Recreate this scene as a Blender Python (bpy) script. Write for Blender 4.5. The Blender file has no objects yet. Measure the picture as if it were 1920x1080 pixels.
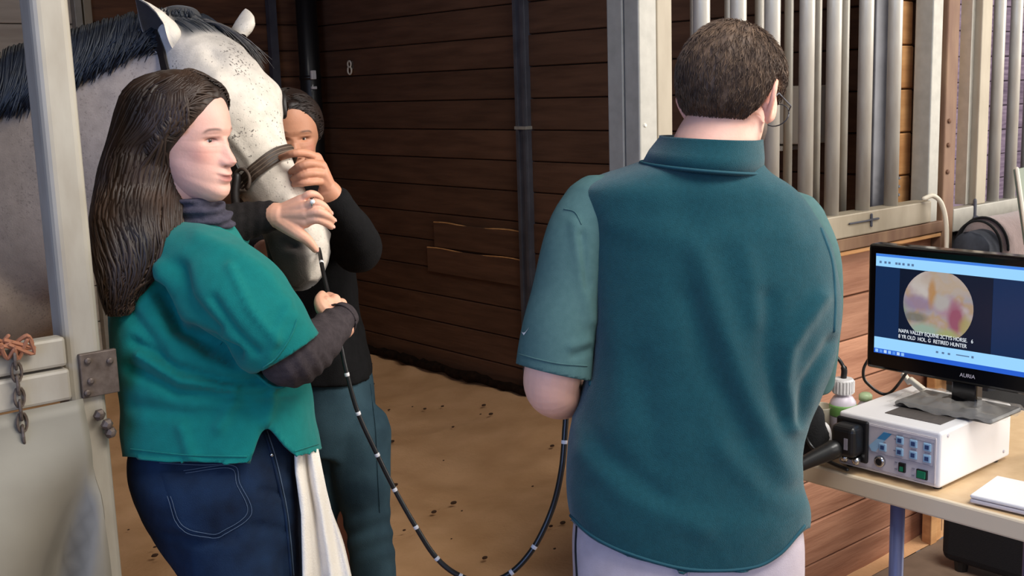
import bpy, bmesh, math, random
import numpy as np
from mathutils import Vector, Matrix, noise as mnoise
random.seed(7)
rng = np.random.default_rng(7)
SC = bpy.context.scene
COL = SC.collection
PI = math.pi

# ------------------------------------------------------------------ camera
W2C = np.array([[0.75695799, -0.65272673, -0.03102278],
                [-0.13462938, -0.10932, -0.98484723],
                [0.63944470, 0.74966456, -0.17062684]])
FPX = 2150.0
EYE = np.array([0.0, 0.0, 1.62])
cam_d = bpy.data.cameras.new('camera')
cam_d.sensor_width = 36.0
cam_d.lens = FPX / 1920 * 36.0
cam_d.clip_start = 0.05
cam = bpy.data.objects.new('camera', cam_d)
COL.objects.link(cam)
r_, u_, b_ = W2C[0], -W2C[1], -W2C[2]
cam.matrix_world = Matrix(((r_[0], u_[0], b_[0], EYE[0]), (r_[1], u_[1], b_[1], EYE[1]), (r_[2], u_[2], b_[2], EYE[2]), (0, 0, 0, 1)))
SC.camera = cam

# ------------------------------------------------------------------ world, lights, exposure
SC.view_settings.view_transform = 'Standard'
SC.view_settings.look = 'None'
SC.view_settings.gamma = 1.0
SC.view_settings.exposure = 0.08
SC.view_settings.use_curve_mapping = False
w = bpy.data.worlds.new('world'); SC.world = w
w.use_nodes = True
w.node_tree.nodes['Background'].inputs[0].default_value = (0.80, 0.87, 1.0, 1)
w.node_tree.nodes['Background'].inputs[1].default_value = 0.17

def area(name, loc, target, sx, sy, power, color):
    d = bpy.data.lights.new(name, 'AREA'); d.shape = 'RECTANGLE'
    d.size, d.size_y, d.energy, d.color = sx, sy, power, color
    o = bpy.data.objects.new(name, d); COL.objects.link(o)
    o.location = loc
    o.rotation_euler = (Vector(target) - Vector(loc)).to_track_quat('-Z', 'Y').to_euler()
    return o
# daylight through the two open ends of the barn aisle and from the open side behind
area('daylight_aisle_east', (6.2, -1.2, 2.1), (2.0, 1.4, 1.0), 3.2, 2.8, 300, (1.0, 0.95, 0.88))
area('daylight_aisle_west', (-3.6, -0.6, 2.2), (1.4, 1.8, 1.2), 2.6, 2.6, 125, (0.34, 0.52, 1.0))
area('daylight_door_behind', (1.2, -3.6, 2.6), (1.6, 2.0, 1.2), 3.0, 2.4, 50, (1.0, 0.96, 0.90))
area('added_aisle_light', (1.9, -0.3, 3.9), (1.9, 2.6, 0.4), 2.4, 1.2, 135, (1.0, 0.97, 0.92))  # added unseen lamp above the aisle, brightens floor and table
area('unseen_stall_light', (1.9, 4.4, 2.85), (1.9, 4.9, 0.0), 0.8, 0.6, 5, (1.0, 0.93, 0.82))  # weak unseen lamp just below the closed stall ceiling

# ------------------------------------------------------------------ helpers
def nv(v):
    v = np.asarray(v, float); return v / (np.linalg.norm(v) + 1e-12)
RGT = nv([r_[0], r_[1], 0]); AWAY = nv([-RGT[1], RGT[0], 0]); UPV = np.array([0, 0, 1.0])
def P(x, y, d):
    """world point at photo pixel x, y and distance d along the view axis"""
    c = np.array([(x - 960) / FPX, (y - 540) / FPX, 1.0]) * d
    return EYE + W2C.T @ c
def lin(c):
    return tuple(((v / 255 / 12.92) if v / 255 <= 0.04045 else ((v / 255 + 0.055) / 1.055) ** 2.4) for v in c)

class MB:
    def __init__(s): s.v = []; s.f = []; s.n = 0; s.col = None
    def add(s, V, F):
        V = np.asarray(V, float).reshape(-1, 3)
        s.v.append(V); s.f += [tuple(int(i) + s.n for i in f) for f in F]; s.n += len(V)
        return s
    def box(s, c, h, R=None):
        q = np.array([[x, y, z] for x in (-1, 1) for y in (-1, 1) for z in (-1, 1)], float) * np.asarray(h, float)
        if R is not None: q = q @ np.asarray(R, float).T
        return s.add(q + np.asarray(c, float), [(0, 1, 3, 2), (4, 6, 7, 5), (0, 4, 5, 1), (2, 3, 7, 6), (0, 2, 6, 4), (1, 5, 7, 3)])
    def span(s, a, b):
        a = np.asarray(a, float); b = np.asarray(b, float)
        return s.box((a + b) / 2, abs(b - a) / 2)
    def rings(s, R, caps=True, closed=True):
        R = [np.asarray(r, float) for r in R]; n = len(R[0]); F = []
        for i in range(len(R) - 1):
            for j in range(n if closed else n - 1):
                k = (j + 1) % n
                F.append((i * n + j, i * n + k, (i + 1) * n + k, (i + 1) * n + j))
        if caps:
            F.append(tuple(range(n - 1, -1, -1))); F.append(tuple((len(R) - 1) * n + j for j in range(n)))
        return s.add(np.concatenate(R), F)
    def tube(s, pts, rad, n=10, ends=True, flat=1.0, side=None):
        """round tube through pts; rad one value or one per point; flat squeezes it along the frame's second axis"""
        pts = np.asarray(pts, float); m = len(pts)
        rad = np.full(m, rad, float) if np.isscalar(rad) else np.asarray(rad, float)
        T = np.gradient(pts, axis=0); T /= np.linalg.norm(T, axis=1)[:, None] + 1e-12
        ref = np.array([0, 0, 1.0]) if side is None else np.asarray(side, float)
        if side is None and abs(T[0] @ ref) > 0.9: ref = np.array([1.0, 0, 0])
        a = nv(ref - T[0] * (ref @ T[0])); R = []
        ang = np.arange(n) * 2 * PI / n
        P_, r2 = list(pts), list(rad); TT = list(T)
        if ends:
            def capp(p, t, r, sgn):
                return [(p + sgn * t * r * math.sin(e), r * math.cos(e)) for e in (0.5, 1.0, 1.4)]
            c0 = capp(pts[0], T[0], rad[0], -1)[::-1]; c1 = capp(pts[-1], T[-1], rad[-1], 1)
            P_ = [c[0] for c in c0] + P_ + [c[0] for c in c1]; r2 = [c[1] for c in c0] + r2 + [c[1] for c in c1]
            TT = [T[0]] * 3 + TT + [T[-1]] * 3
        for p, t, r in zip(P_, TT, r2):
            a = nv(a - t * (a @ t)); b = np.cross(t, a)
            R.append(p + r * (np.cos(ang)[:, None] * a + flat * np.sin(ang)[:, None] * b))
        return s.rings(R)
    def lathe(s, prof, c=(0, 0, 0), n=24, axis=(0, 0, 1)):
        ax = nv(axis); ref = np.array([1.0, 0, 0]) if abs(ax[0]) < 0.9 else np.array([0, 1.0, 0])
        a = nv(ref - ax * (ref @ ax)); b = np.cross(ax, a); ang = np.arange(n) * 2 * PI / n
        return s.rings([np.asarray(c, float) + h * ax + max(r, 1e-4) * (np.cos(ang)[:, None] * a + np.sin(ang)[:, None] * b) for r, h in prof])
    def ball(s, c, r, n=12, m=8, R=None):
        r = np.full(3, r, float) if np.isscalar(r) else np.asarray(r, float); rg = []
        for i in range(m + 1):
            e = -PI / 2 + PI * min(max(i / m, 0.004), 0.996)
            a = np.arange(n) * 2 * PI / n
            q = np.stack([np.cos(e) * np.cos(a), np.cos(e) * np.sin(a), np.full(n, math.sin(e))], 1) * r
            if R is not None: q = q @ np.asarray(R, float).T
            rg.append(q + np.asarray(c, float))
        return s.rings(rg)
    def mesh(s, name):
        me = bpy.data.meshes.new(name)
        me.from_pydata(np.concatenate(s.v).tolist(), [], s.f); me.update()
        return me
    def arrays(s): return np.concatenate(s.v), s.f

def smooth_path(pts, n=40):
    """Catmull-Rom through pts"""
    p = np.asarray(pts, float); q = np.vstack([2 * p[0] - p[1], p, 2 * p[-1] - p[-2]]); out = []
    m = len(p) - 1
    for t in np.linspace(0, m - 1e-6, n):
        i = int(t); u = t - i; a, b, c, d = q[i:i + 4]
        out.append(0.5 * (2 * b + (c - a) * u + (2 * a - 5 * b + 4 * c - d) * u * u + (3 * b - a - 3 * c + d) * u ** 3))
    return np.array(out)

def link(name, me, m=None, parent=None, smooth=False, bevel=0.0, seg=2):
    o = bpy.data.objects.new(name, me); COL.objects.link(o)
    if m is not None and len(me.materials) == 0: me.materials.append(m)
    if smooth: me.polygons.foreach_set('use_smooth', [True] * len(me.polygons))
    if parent is not None:
        o.parent = parent
        o.matrix_parent_inverse = Matrix.Translation(-parent.location)      # every child keeps world coordinates
    if bevel:
        b = o.modifiers.new('bevel', 'BEVEL'); b.width = bevel; b.segments = seg; b.limit_method = 'ANGLE'; b.angle_limit = 0.6
    return o
def obj(name, mb, m, parent=None, smooth=False, bevel=0.0, seg=2):
    return link(name, mb.mesh(name), m, parent, smooth, bevel, seg)
def tag(o, label=None, cat=None, group=None, kind=None):
    if label: o['label'] = label
    if cat: o['category'] = cat
    if group: o['group'] = group
    if kind: o['kind'] = kind
    return o
def thing(name, loc, label, cat, group=None, kind=None):
    o = bpy.data.objects.new(name, None); COL.objects.link(o); o.location = loc; o.empty_display_size = 0.1
    return tag(o, label, cat, group, kind)

def remesh(mb, voxel, smooth=4, name='tmp', fac=0.5):
    me = mb.mesh(name); o = bpy.data.objects.new(name, me); COL.objects.link(o)
    m = o.modifiers.new('r', 'REMESH'); m.mode = 'VOXEL'; m.voxel_size = voxel
    if smooth:
        sm = o.modifiers.new('s', 'SMOOTH'); sm.iterations = smooth; sm.factor = fac
    dg = bpy.context.evaluated_depsgraph_get()
    me2 = bpy.data.meshes.new_from_object(o.evaluated_get(dg))
    bpy.data.objects.remove(o); bpy.data.meshes.remove(me)
    n = len(me2.vertices); V = np.empty(n * 3); me2.vertices.foreach_get('co', V)
    F = [tuple(p.vertices) for p in me2.polygons]
    bpy.data.meshes.remove(me2)
    return V.reshape(-1, 3), F
def set_col(me, C):
    a = me.color_attributes.new('Col', 'FLOAT_COLOR', 'POINT')
    C = np.asarray(C, float)
    if C.shape[1] == 3: C = np.hstack([C, np.ones((len(C), 1))])
    a.data.foreach_set('color', C.ravel())

# ------------------------------------------------------------------ materials
def newmat(name):
    m = bpy.data.materials.new(name); m.use_nodes = True
    nt = m.node_tree; return m, nt, nt.nodes['Principled BSDF']
def mat(name, rgb, rough=0.6, metal=0.0, var=0.0, scale=8.0, bump=0.0, bscale=None, stretch=(1, 1, 1), rgb2=None, spec=0.5,
        coat=0.0, attr=False, vrand=0.0, sheen=0.0, sss=0.0, detail=4.0, alpha=1.0):
    m, nt, b = newmat(name); N = nt.nodes.new; L = nt.links.new
    b.inputs['Roughness'].default_value = rough; b.inputs['Metallic'].default_value = metal
    b.inputs['Specular IOR Level'].default_value = spec
    b.inputs['Coat Weight'].default_value = coat
    if sheen: b.inputs['Sheen Weight'].default_value = sheen
    if sss:
        b.inputs['Subsurface Weight'].default_value = sss; b.inputs['Subsurface Radius'].default_value = (0.012, 0.005, 0.003)
        b.inputs['Subsurface Scale'].default_value = 1.0
    c1 = (*lin(rgb), 1)
    tc = N('ShaderNodeTexCoord'); mp = N('ShaderNodeMapping'); mp.inputs['Scale'].default_value = stretch
    if vrand:
        oi = N('ShaderNodeObjectInfo'); va = N('ShaderNodeVectorMath'); va.operation = 'ADD'
        sc = N('ShaderNodeVectorMath'); sc.operation = 'SCALE'; sc.inputs['Scale'].default_value = 37.0
        cx = N('ShaderNodeCombineXYZ')
        for k in 'XYZ': L(oi.outputs['Random'], cx.inputs[k])
        L(cx.outputs[0], sc.inputs[0]); L(tc.outputs['Object'], va.inputs[0]); L(sc.outputs[0], va.inputs[1]); L(va.outputs[0], mp.inputs[0])
    else: L(tc.outputs['Object'], mp.inputs[0])
    src = None
    if attr:
        at = N('ShaderNodeAttribute'); at.attribute_name = 'Col'; src = at.outputs['Color']
    if var or rgb2:
        nz = N('ShaderNodeTexNoise'); nz.inputs['Scale'].default_value = scale; nz.inputs['Detail'].default_value = detail
        L(mp.outputs[0], nz.inputs['Vector'])
        mx = N('ShaderNodeMix'); mx.data_type = 'RGBA'
        rp = N('ShaderNodeMapRange'); rp.inputs[1].default_value = 0.32; rp.inputs[2].default_value = 0.68
        L(nz.outputs['Fac'], rp.inputs[0]); L(rp.outputs[0], mx.inputs['Factor'])
        if src is not None:
            h1 = N('ShaderNodeMix'); h1.data_type = 'RGBA'; h1.blend_type = 'MULTIPLY'; h1.inputs['Factor'].default_value = 1.0
            k1 = 1 - var
            mx.inputs['A'].default_value = (k1, k1, k1, 1); mx.inputs['B'].default_value = (1 + var, 1 + var, 1 + var, 1)
            L(src, h1.inputs['A']); L(mx.outputs['Result'], h1.inputs['B']); src = h1.outputs['Result']
        else:
            c2 = (*lin(rgb2), 1) if rgb2 else (*[v * (1 - var) for v in c1[:3]], 1)
            ca = c1 if rgb2 else (*[min(1, v * (1 + var)) for v in c1[:3]], 1)
            mx.inputs['A'].default_value = c2; mx.inputs['B'].default_value = ca
            src = mx.outputs['Result']
    if vrand and src is not None:
        hv = N('ShaderNodeHueSaturation'); mr = N('ShaderNodeMapRange'); mr.inputs[3].default_value = 1 - vrand; mr.inputs[4].default_value = 1 + vrand
        L(oi.outputs['Random'], mr.inputs[0]); L(mr.outputs[0], hv.inputs['Value']); L(src, hv.inputs['Color']); src = hv.outputs[0]
    if src is not None: L(src, b.inputs['Base Color'])
    else: b.inputs['Base Color'].default_value = c1
    if bump:
        nb = N('ShaderNodeTexNoise'); nb.inputs['Scale'].default_value = bscale or scale; nb.inputs['Detail'].default_value = 5
        L(mp.outputs[0], nb.inputs['Vector'])
        bp = N('ShaderNodeBump'); bp.inputs['Strength'].default_value = bump; bp.inputs['Distance'].default_value = 0.004
        L(nb.outputs['Fac'], bp.inputs['Height']); L(bp.outputs[0], b.inputs['Normal'])
    if alpha < 1: b.inputs['Alpha'].default_value = alpha
    return m
def emit(name, rgb, s=1.0):
    m, nt, b = newmat(name)
    b.inputs['Base Color'].default_value = (0, 0, 0, 1); b.inputs['Roughness'].default_value = 0.3
    b.inputs['Emission Color'].default_value = (*lin(rgb), 1); b.inputs['Emission Strength'].default_value = s
    return m

M = {}
M['plank_y'] = mat('dark stained plank', (98, 68, 50), 0.62, scale=3.2, stretch=(6, 1, 9), rgb2=(78, 52, 37), bump=0.35, bscale=9, vrand=0.13, spec=0.35)
M['plank_x'] = mat('brown stained plank', (112, 74, 50), 0.62, scale=3.2, stretch=(1, 6, 9), rgb2=(74, 46, 31), bump=0.35, bscale=9, vrand=0.20, spec=0.35)
M['plank_red'] = mat('worn reddish plank', (180, 130, 102), 0.7, scale=3.0, stretch=(1, 6, 10), rgb2=(148, 100, 76), bump=0.5, bscale=10, vrand=0.14, spec=0.3)
M['plank_tan'] = mat('tan plank', (214, 162, 108), 0.7, scale=3.0, stretch=(1, 6, 9), rgb2=(180, 128, 80), bump=0.3, bscale=9, vrand=0.12, spec=0.3)
M['plank_pale'] = mat('pale plank', (196, 186, 172), 0.7, scale=3.0, stretch=(1, 5, 8), rgb2=(172, 160, 146), bump=0.2, vrand=0.05, spec=0.3)
M['plank_sky_tint'] = mat('plank with lilac sky tint', (150, 132, 150), 0.8, scale=5.0, stretch=(1, 5, 12), rgb2=(104, 88, 108), bump=0.3, vrand=0.14, spec=0.3)  # purple tint of the sky light is in the base colour
M['backing'] = mat('dark wall backing', (26, 18, 14), 0.9)
M['galv'] = mat('galvanised steel', (156, 151, 141), 0.5, 0.12, scale=30, rgb2=(144, 140, 130), bump=0.05)
M['galv_dirty'] = mat('stained galvanised steel', (156, 144, 124), 0.55, 0.10, scale=7, rgb2=(144, 132, 112), bump=0.08, stretch=(3, 3, 1))
M['bar_steel'] = mat('grey steel bar', (192, 188, 178), 0.42, 0.2, scale=9, rgb2=(176, 168, 156), bump=0.06, stretch=(4, 4, 1))
M['cream_post'] = mat('cream painted steel post', (172, 164, 149), 0.5, 0.05, scale=6, rgb2=(154, 144, 128), bump=0.1, stretch=(3, 3, 1))
M['dark_steel'] = mat('dark steel', (84, 84, 92), 0.5, 0.2, scale=12, rgb2=(66, 66, 74))
M['rusty'] = mat('rust brown steel', (128, 98, 72), 0.7, 0.1, scale=5, rgb2=(104, 72, 52), bump=0.25, stretch=(4, 4, 1))
M['rust'] = mat('rusty iron', (120, 84, 62), 0.8, 0.2, scale=60, rgb2=(86, 62, 50), bump=0.4)
M['iron'] = mat('worn iron', (112, 98, 88), 0.6, 0.4, scale=50, rgb2=(84, 70, 60), bump=0.3)
M['sheet'] = mat('grey sheet', (138, 132, 118), 0.6, 0.1, scale=3, rgb2=(116, 109, 97), bump=0.12, bscale=30)
M['sand'] = mat('sandy shavings', (228, 180, 134), 0.95, scale=5, rgb2=(210, 162, 116), bump=0.8, bscale=60, spec=0.1, detail=8)
M['dirt'] = mat('dark dirt', (42, 28, 18), 0.95, scale=40, rgb2=(24, 16, 10), bump=0.5, spec=0.1)
M['concrete'] = mat('concrete', (150, 128, 108), 0.85, scale=8, rgb2=(122, 102, 84), bump=0.3, bscale=40)
M['white_plastic'] = mat('white plastic', (222, 218, 216), 0.45)
M['off_white'] = mat('off white plastic', (214, 204, 184), 0.5)
M['panel_grey'] = mat('pale grey panel', (196, 188, 190), 0.5)
M['black_plastic'] = mat('black plastic', (20, 20, 22), 0.35)
M['black_gloss'] = mat('glossy black plastic', (8, 8, 10), 0.12)
M['black_rubber'] = mat('black rubber', (16, 16, 17), 0.45, coat=0.2)
M['black_cloth'] = mat('black cloth', (18, 18, 20), 0.9, bump=0.3, bscale=200)
M['table_top'] = mat('beige table top', (204, 174, 134), 0.5, scale=40, rgb2=(196, 164, 124), bump=0.05)
M['table_edge'] = mat('pale table rim', (216, 198, 170), 0.5)
M['leg_blue'] = mat('blue grey enamel', (98, 104, 140), 0.45, 0.2)
M['vent'] = mat('dark grey vent', (92, 84, 78), 0.6, scale=40, rgb2=(72, 66, 62), stretch=(1, 12, 1))
M['clear_film'] = mat('clear plastic bag', (196, 190, 182), 0.16, alpha=0.26, bump=1.0, bscale=34)
M['green_band'] = mat('green label', (112, 158, 84), 0.5)
M['bottle'] = mat('translucent white bottle', (206, 196, 206), 0.4, sss=0.0)
M['blue_print'] = mat('blue print', (60, 132, 178), 0.5)
M['pale_blue'] = mat('pale blue print', (150, 186, 210), 0.5)
M['navy_print'] = mat('navy print', (44, 66, 110), 0.5)
M['grey_print'] = mat('grey print', (140, 136, 146), 0.5)
M['green_switch'] = mat('green rocker', (20, 104, 72), 0.3)
M['chrome'] = mat('chrome', (200, 200, 200), 0.2, 1.0)
M['blanket'] = mat('grey brown blanket', (146, 126, 122), 0.95, scale=14, rgb2=(128, 110, 106), bump=0.5, bscale=120, sheen=0.3)
M['lining'] = mat('blue grey lining', (70, 74, 84), 0.9, scale=20, rgb2=(48, 52, 60), bump=0.4, bscale=30)
M['green_board'] = mat('grey green board', (112, 122, 104), 0.6, scale=12, rgb2=(92, 102, 86))
# ================================================================== SETTING
XA, YF, YB = 3.77, 2.0, 6.2
def struct(o): o['kind'] = 'structure'; return o
def plank_mesh(L, h, th, ax):
    mb = MB()
    hx = (L / 2, th / 2, h / 2 - 0.0022) if ax == 'x' else (th / 2, L / 2, h / 2 - 0.0022)
    mb.box((0, 0, 0), hx); me = mb.mesh('plank')
    bm = bmesh.new(); bm.from_mesh(me)
    bmesh.ops.bevel(bm, geom=bm.edges[:], offset=0.004, segments=1, affect='EDGES'); bm.to_mesh(me); bm.free()
    return me
def planks(parent, ax, a0, a1, fixed, z0, n, pitch, m, th=0.03, jit=0.004, me=None):
    me = me or plank_mesh(a1 - a0, pitch, th, ax); 
    for k in range(n):
        c = (a0 + a1) / 2; z = z0 + (k + 0.5) * pitch; j = rng.uniform(-jit, jit)
        o = link('plank', me, m, parent)
        o.location = (c, fixed + j, z) if ax == 'x' else (fixed + j, c, z)
        o.rotation_euler = (0, rng.uniform(-0.006, 0.006), 0) if ax == 'y' else (rng.uniform(-0.006, 0.006), 0, 0)
    return me
def empty_struct(name, loc=(0, 0, 0)):
    o = bpy.data.objects.new(name, None); COL.objects.link(o); o.location = loc; o['kind'] = 'structure'; return o

# floors: aisle slab, sandy stall bedding that climbs a little towards the walls
struct(obj('floor_aisle', MB().span((-3.6, -3.6, -0.12), (6.4, 1.96, 0.0)), M['concrete']))
def bedding():
    mb = MB(); nx, ny = 90, 84; V = []; F = []
    for i in range(nx + 1):
        for j in range(ny + 1):
            x = -1.6 + (XA + 1.6) * i / nx; y = 1.96 + (YB - 1.96) * j / ny
            z = -0.01 + 0.035 * mnoise.noise((x * 1.6, y * 1.6, 0.3)) + 0.016 * mnoise.noise((x * 6, y * 6, 2.0)) + 0.006 * mnoise.noise((x * 19, y * 19, 4.0))
            z += 0.09 * math.exp(-(XA - x) / 0.35) + 0.06 * math.exp(-(YB - y) / 0.4)
            z *= min(1, (y - 1.96) / 0.3 + 0.1)
            V.append((x, y, z))
    for i in range(nx):
        for j in range(ny):
            a = i * (ny + 1) + j; F.append((a, a + ny + 1, a + ny + 2, a + 1))
    return mb.add(V, F)
struct(obj('floor', bedding(), M['sand'], smooth=True))
# loose dark droppings and clods scattered over the bedding
mb = MB()
for _ in range(150):
    x = rng.uniform(1.2, 3.6); y = rng.uniform(2.3, 5.9); s = rng.uniform(0.003, 0.011)
    mb.ball((x, y, 0.012 + 0.09 * math.exp(-(XA - x) / 0.35) + 0.035 * mnoise.noise((x * 1.6, y * 1.6, 0.3))), (s * 1.5, s, s * 0.6), 6, 4)
tag(obj('bedding_clods', mb, mat('brown clods', (74, 50, 32), .95), smooth=True), 'small dark clods strewn over the sandy stall bedding', 'dirt', kind='stuff')
# ragged dark edge of dirt where bedding meets the plank wall
mb = MB()
pts = [(XA - 0.035 - 0.02 * rng.random(), y, 0.095 + 0.02 * mnoise.noise((y * 5, 1, 0)) + 0.012 * rng.random()) for y in np.arange(2.1, YB, 0.05)]
mb.tube(pts, [0.022 + 0.012 * rng.random() for _ in pts], 6)
tag(obj('dirt_line', mb, M['dirt'], smooth=True), 'ragged dark line of dirt along the foot of the plank wall', 'dirt', kind='stuff')

# right-hand stall wall
wr = empty_struct('wall_right', (XA, 4.1, 0))
obj('backing', MB().span((XA + 0.032, 2.13, -0.1), (XA + 0.06, YB + 0.1, 2.95)), M['backing'], wr)
planks(wr, 'y', 2.13, 4.25, XA + 0.015, 0.043 - 0.153, 20, 0.153, M['plank_y'])
planks(wr, 'y', 4.29, YB, XA + 0.015, 0.043 - 0.153, 20, 0.153, M['plank_y'])
# short chewed repair boards on that wall
for (y0, y1, z) in ((4.30, 5.05, 0.845), (4.30, 5.12, 0.70)):
    mb = MB().box((XA - 0.008, (y0 + y1) / 2, z), (0.009, (y1 - y0) / 2, 0.066)); o = obj('repair_board', mb, M['plank_y'], wr, bevel=0.003)
    mb = MB(); mb.tube(smooth_path([(XA - 0.012, y0 + (y1 - y0) * t, z + 0.066 + 0.006 * math.sin(9 * t)) for t in np.linspace(0, 1, 8)], 20), 0.004, 6)
    obj('splintered_edge', mb, M['plank_tan'], o)
# post on the wall
wp = empty_struct('trim_1', (XA, 4.27, 0))
obj('channel', MB().span((XA - 0.03, 4.235, 0), (XA + 0.02, 4.305, 2.9)), M['dark_steel'], wp, bevel=0.004)
obj('channel_lip', MB().span((XA - 0.042, 4.235, 0), (XA - 0.03, 4.252, 2.9)).span((XA - 0.042, 4.288, 0), (XA - 0.03, 4.305, 2.9)), M['dark_steel'], wp)
obj('channel_joint', MB().span((XA - 0.045, 4.228, 1.425), (XA + 0.0, 4.312, 1.44)), M['galv'], wp)
# corner post of black pipe with clips
cp = empty_struct('trim_2', (3.62, 6.02, 0))
mb = MB(); mb.lathe([(0.062, 0), (0.062, 2.9)], (3.62, 6.03, 0), 20); obj('pipe', mb, M['black_rubber'], cp, smooth=True)
obj('corner_angle', MB().span((3.44, 6.15, 0), (3.49, 6.19, 2.9)), M['dark_steel'], cp)
# back wall: brown planks, and paler planks past a steel jamb
wb = empty_struct('wall_back', (1.0, YB, 0))
obj('backing', MB().span((-1.7, YB + 0.032, -0.1), (XA + 0.06, YB + 0.06, 2.95)), M['backing'], wb)
planks(wb, 'x', 2.40, XA, YB + 0.015, -0.1, 20, 0.153, M['plank_x'])
planks(wb, 'x', -1.6, 2.30, YB + 0.015, -0.17, 16, 0.20, M['plank_pale'])
obj('jamb', MB().span((2.30, YB - 0.05, 0), (2.34, YB + 0.03, 2.9)), M['galv'], wb, bevel=0.004)
obj('jamb', MB().span((2.355, YB - 0.03, 0), (2.40, YB + 0.03, 2.9)), M['galv_dirty'], wb, bevel=0.004)
# left wall of the stall and its roof (outside the frame, they keep the stall dim)
wl = empty_struct('wall_left', (-1.6, 4, 0))
obj('backing', MB().span((-1.68, 1.95, -0.1), (-1.65, YB + 0.06, 2.95)), M['backing'], wl)
planks(wl, 'y', 2.01, YB, -1.635, -0.1, 20, 0.153, M['plank_y'])
struct(obj('ceiling', MB().span((-1.7, 1.9, 2.95), (XA + 0.08, YB + 0.1, 3.0)), M['plank_x']))

# front of the stall, right of the doorway: half wall of boards under a steel rail
wf = empty_struct('wall_front', (2.95, YF, 0))
obj('backing', MB().span((2.28, YF + 0.045, -0.1), (3.62, YF + 0.06, 1.10)), M['backing'], wf)
planks(wf, 'x', 2.28, 3.61, YF + 0.03, 0.943 - 0.14 * 7 , 8, 0.14, M['plank_red'], jit=0.004)
obj('ledge', MB().span((2.28, YF - 0.012, 1.083), (3.62, YF + 0.05, 1.097)), M['plank_tan'], wf, bevel=0.003)
obj('rust_angle', MB().span((2.28, YF - 0.018, 1.10), (3.62, YF + 0.05, 1.138)), M['rusty'], wf, bevel=0.003)
# neighbour stall: tan boards, far planks with lilac sky light put into their colour
wn = empty_struct('wall_far', (4.4, 3.2, 0))
obj('backing', MB().span((3.86, 3.3, -0.1), (7.5, 3.33, 2.95)), M['backing'], wn)
planks(wn, 'x', 3.87, 7.4, 3.27, -0.1, 20, 0.14, M['plank_sky_tint'])
planks(wn, 'x', 3.705, 3.83, YF + 0.09, -0.1, 14, 0.21, M['plank_tan'], jit=0.006)
planks(wr, 'x', 3.445, 3.60, YF + 0.115, 1.0, 13, 0.145, M['plank_tan'], jit=0.004)  # right wall's lit near end, its light put into tan planks
obj('lower_board', MB().span((3.7, YF + 0.03, 0.02), (5.4, YF + 0.06, 1.08)), M['black_cloth'], wn)
obj('backing', MB().span((3.70, YF + 0.108, -0.1), (3.834, YF + 0.115, 2.9)), M['backing'], wn)

# ---------------------------------------------------------------- posts
t = thing('steel_post', (0.70, 2.03, 0), 'cream steel door post before the grey horse, at the end of the sheet gate', 'post')
obj('tube', MB().span((0.676, 2.0, 0), (0.742, 2.068, 2.7)), M['cream_post'], t, bevel=0.016, seg=4)
hb = obj('hinge_bracket', MB().span((0.695, 1.990, 1.105), (0.762, 2.0, 1.185)), M['iron'], t, bevel=0.002)
for (x, z) in ((0.709, 1.172), (0.711, 1.135), (0.703, 1.115), (0.748, 1.165)):
    obj('bolt', MB().lathe([(0.006, 0), (0.006, 0.004), (0.003, 0.006)], (x, 1.99, z), 10, (0, -1, 0)), M['iron'], hb)
for k, (x, z) in enumerate(((0.725, 1.072), (0.737, 1.052), (0.742, 1.036))):
    mb = MB(); mb.lathe([(0.011, 0), (0.011, 0.006), (0.006, 0.012), (0.002, 0.013)], (x - 0.006, 1.99, z), 6, (0.2, -1, -0.2))
    obj('bolt_head', mb, M['iron'], t, smooth=False)

t = thing('steel_post', (2.21, 2.05, 0), 'double grey steel door post rising behind the man\'s left shoulder', 'post')
obj('post_tube', MB().span((2.146, 2.0, 0), (2.212, 2.052, 2.75)), M['galv'], t, bevel=0.004)
obj('back_channel', MB().span((2.146, 2.056, 0), (2.20, 2.112, 2.75)), M['galv'], t, bevel=0.004)
obj('door_stile', MB().span((2.217, 2.004, 0), (2.275, 2.06, 2.75)), M['galv_dirty'], t, bevel=0.004)
obj('screw', MB().lathe([(0.006, 0), (0.004, 0.003)], (2.165, 2.0, 1.52), 10, (0, -1, 0)), M['off_white'], t)

t = thing('steel_post', (3.57, 2.03, 0), 'light grey steel post at the right end of the bars, beside the brown post', 'post')
obj('post_tube', MB().span((3.537, 1.995, 1.10), (3.60, 2.06, 2.75)), M['galv'], t, bevel=0.004)
obj('inner_channel', MB().span((3.42, 2.052, 1.15), (3.445, 2.085, 2.75)), M['galv_dirty'], t, bevel=0.003)
for k in range(3):
    for s in (0, 1):
        obj('screw', MB().lathe([(0.006, 0), (0.004, 0.004)], (3.415 + 0.034 * s, 2.052, 1.235 + 0.028 * k), 8, (0, -1, 0)), M['dark_steel'], t)
t = thing('brown_post', (3.655, 2.04, 0), 'rust brown square post from floor to roof, right of the steel bars', 'post')
obj('post_tube', MB().span((3.615, 1.985, 0), (3.69, 2.09, 2.75)), M['rusty'], t, bevel=0.005)
for z in (1.47, 1.30, 1.39):
    obj('bolt_head', MB().lathe([(0.008, 0), (0.008, 0.005), (0.003, 0.008)], (3.638, 1.985, z), 8, (0, -1, 0)), M['rust'], t)
t = thing('foot_post', (3.60, 2.03, 0), 'pale wooden stud against the boards under the table', 'post')
obj('stud', MB().span((3.555, 1.955, 0), (3.60, 1.99, 0.70)), M['plank_tan'], t, bevel=0.004)
obj('stud_strip', MB().span((3.605, 1.962, 0), (3.64, 1.982, 0.70)), M['plank_tan'], t, bevel=0.003)

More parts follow.
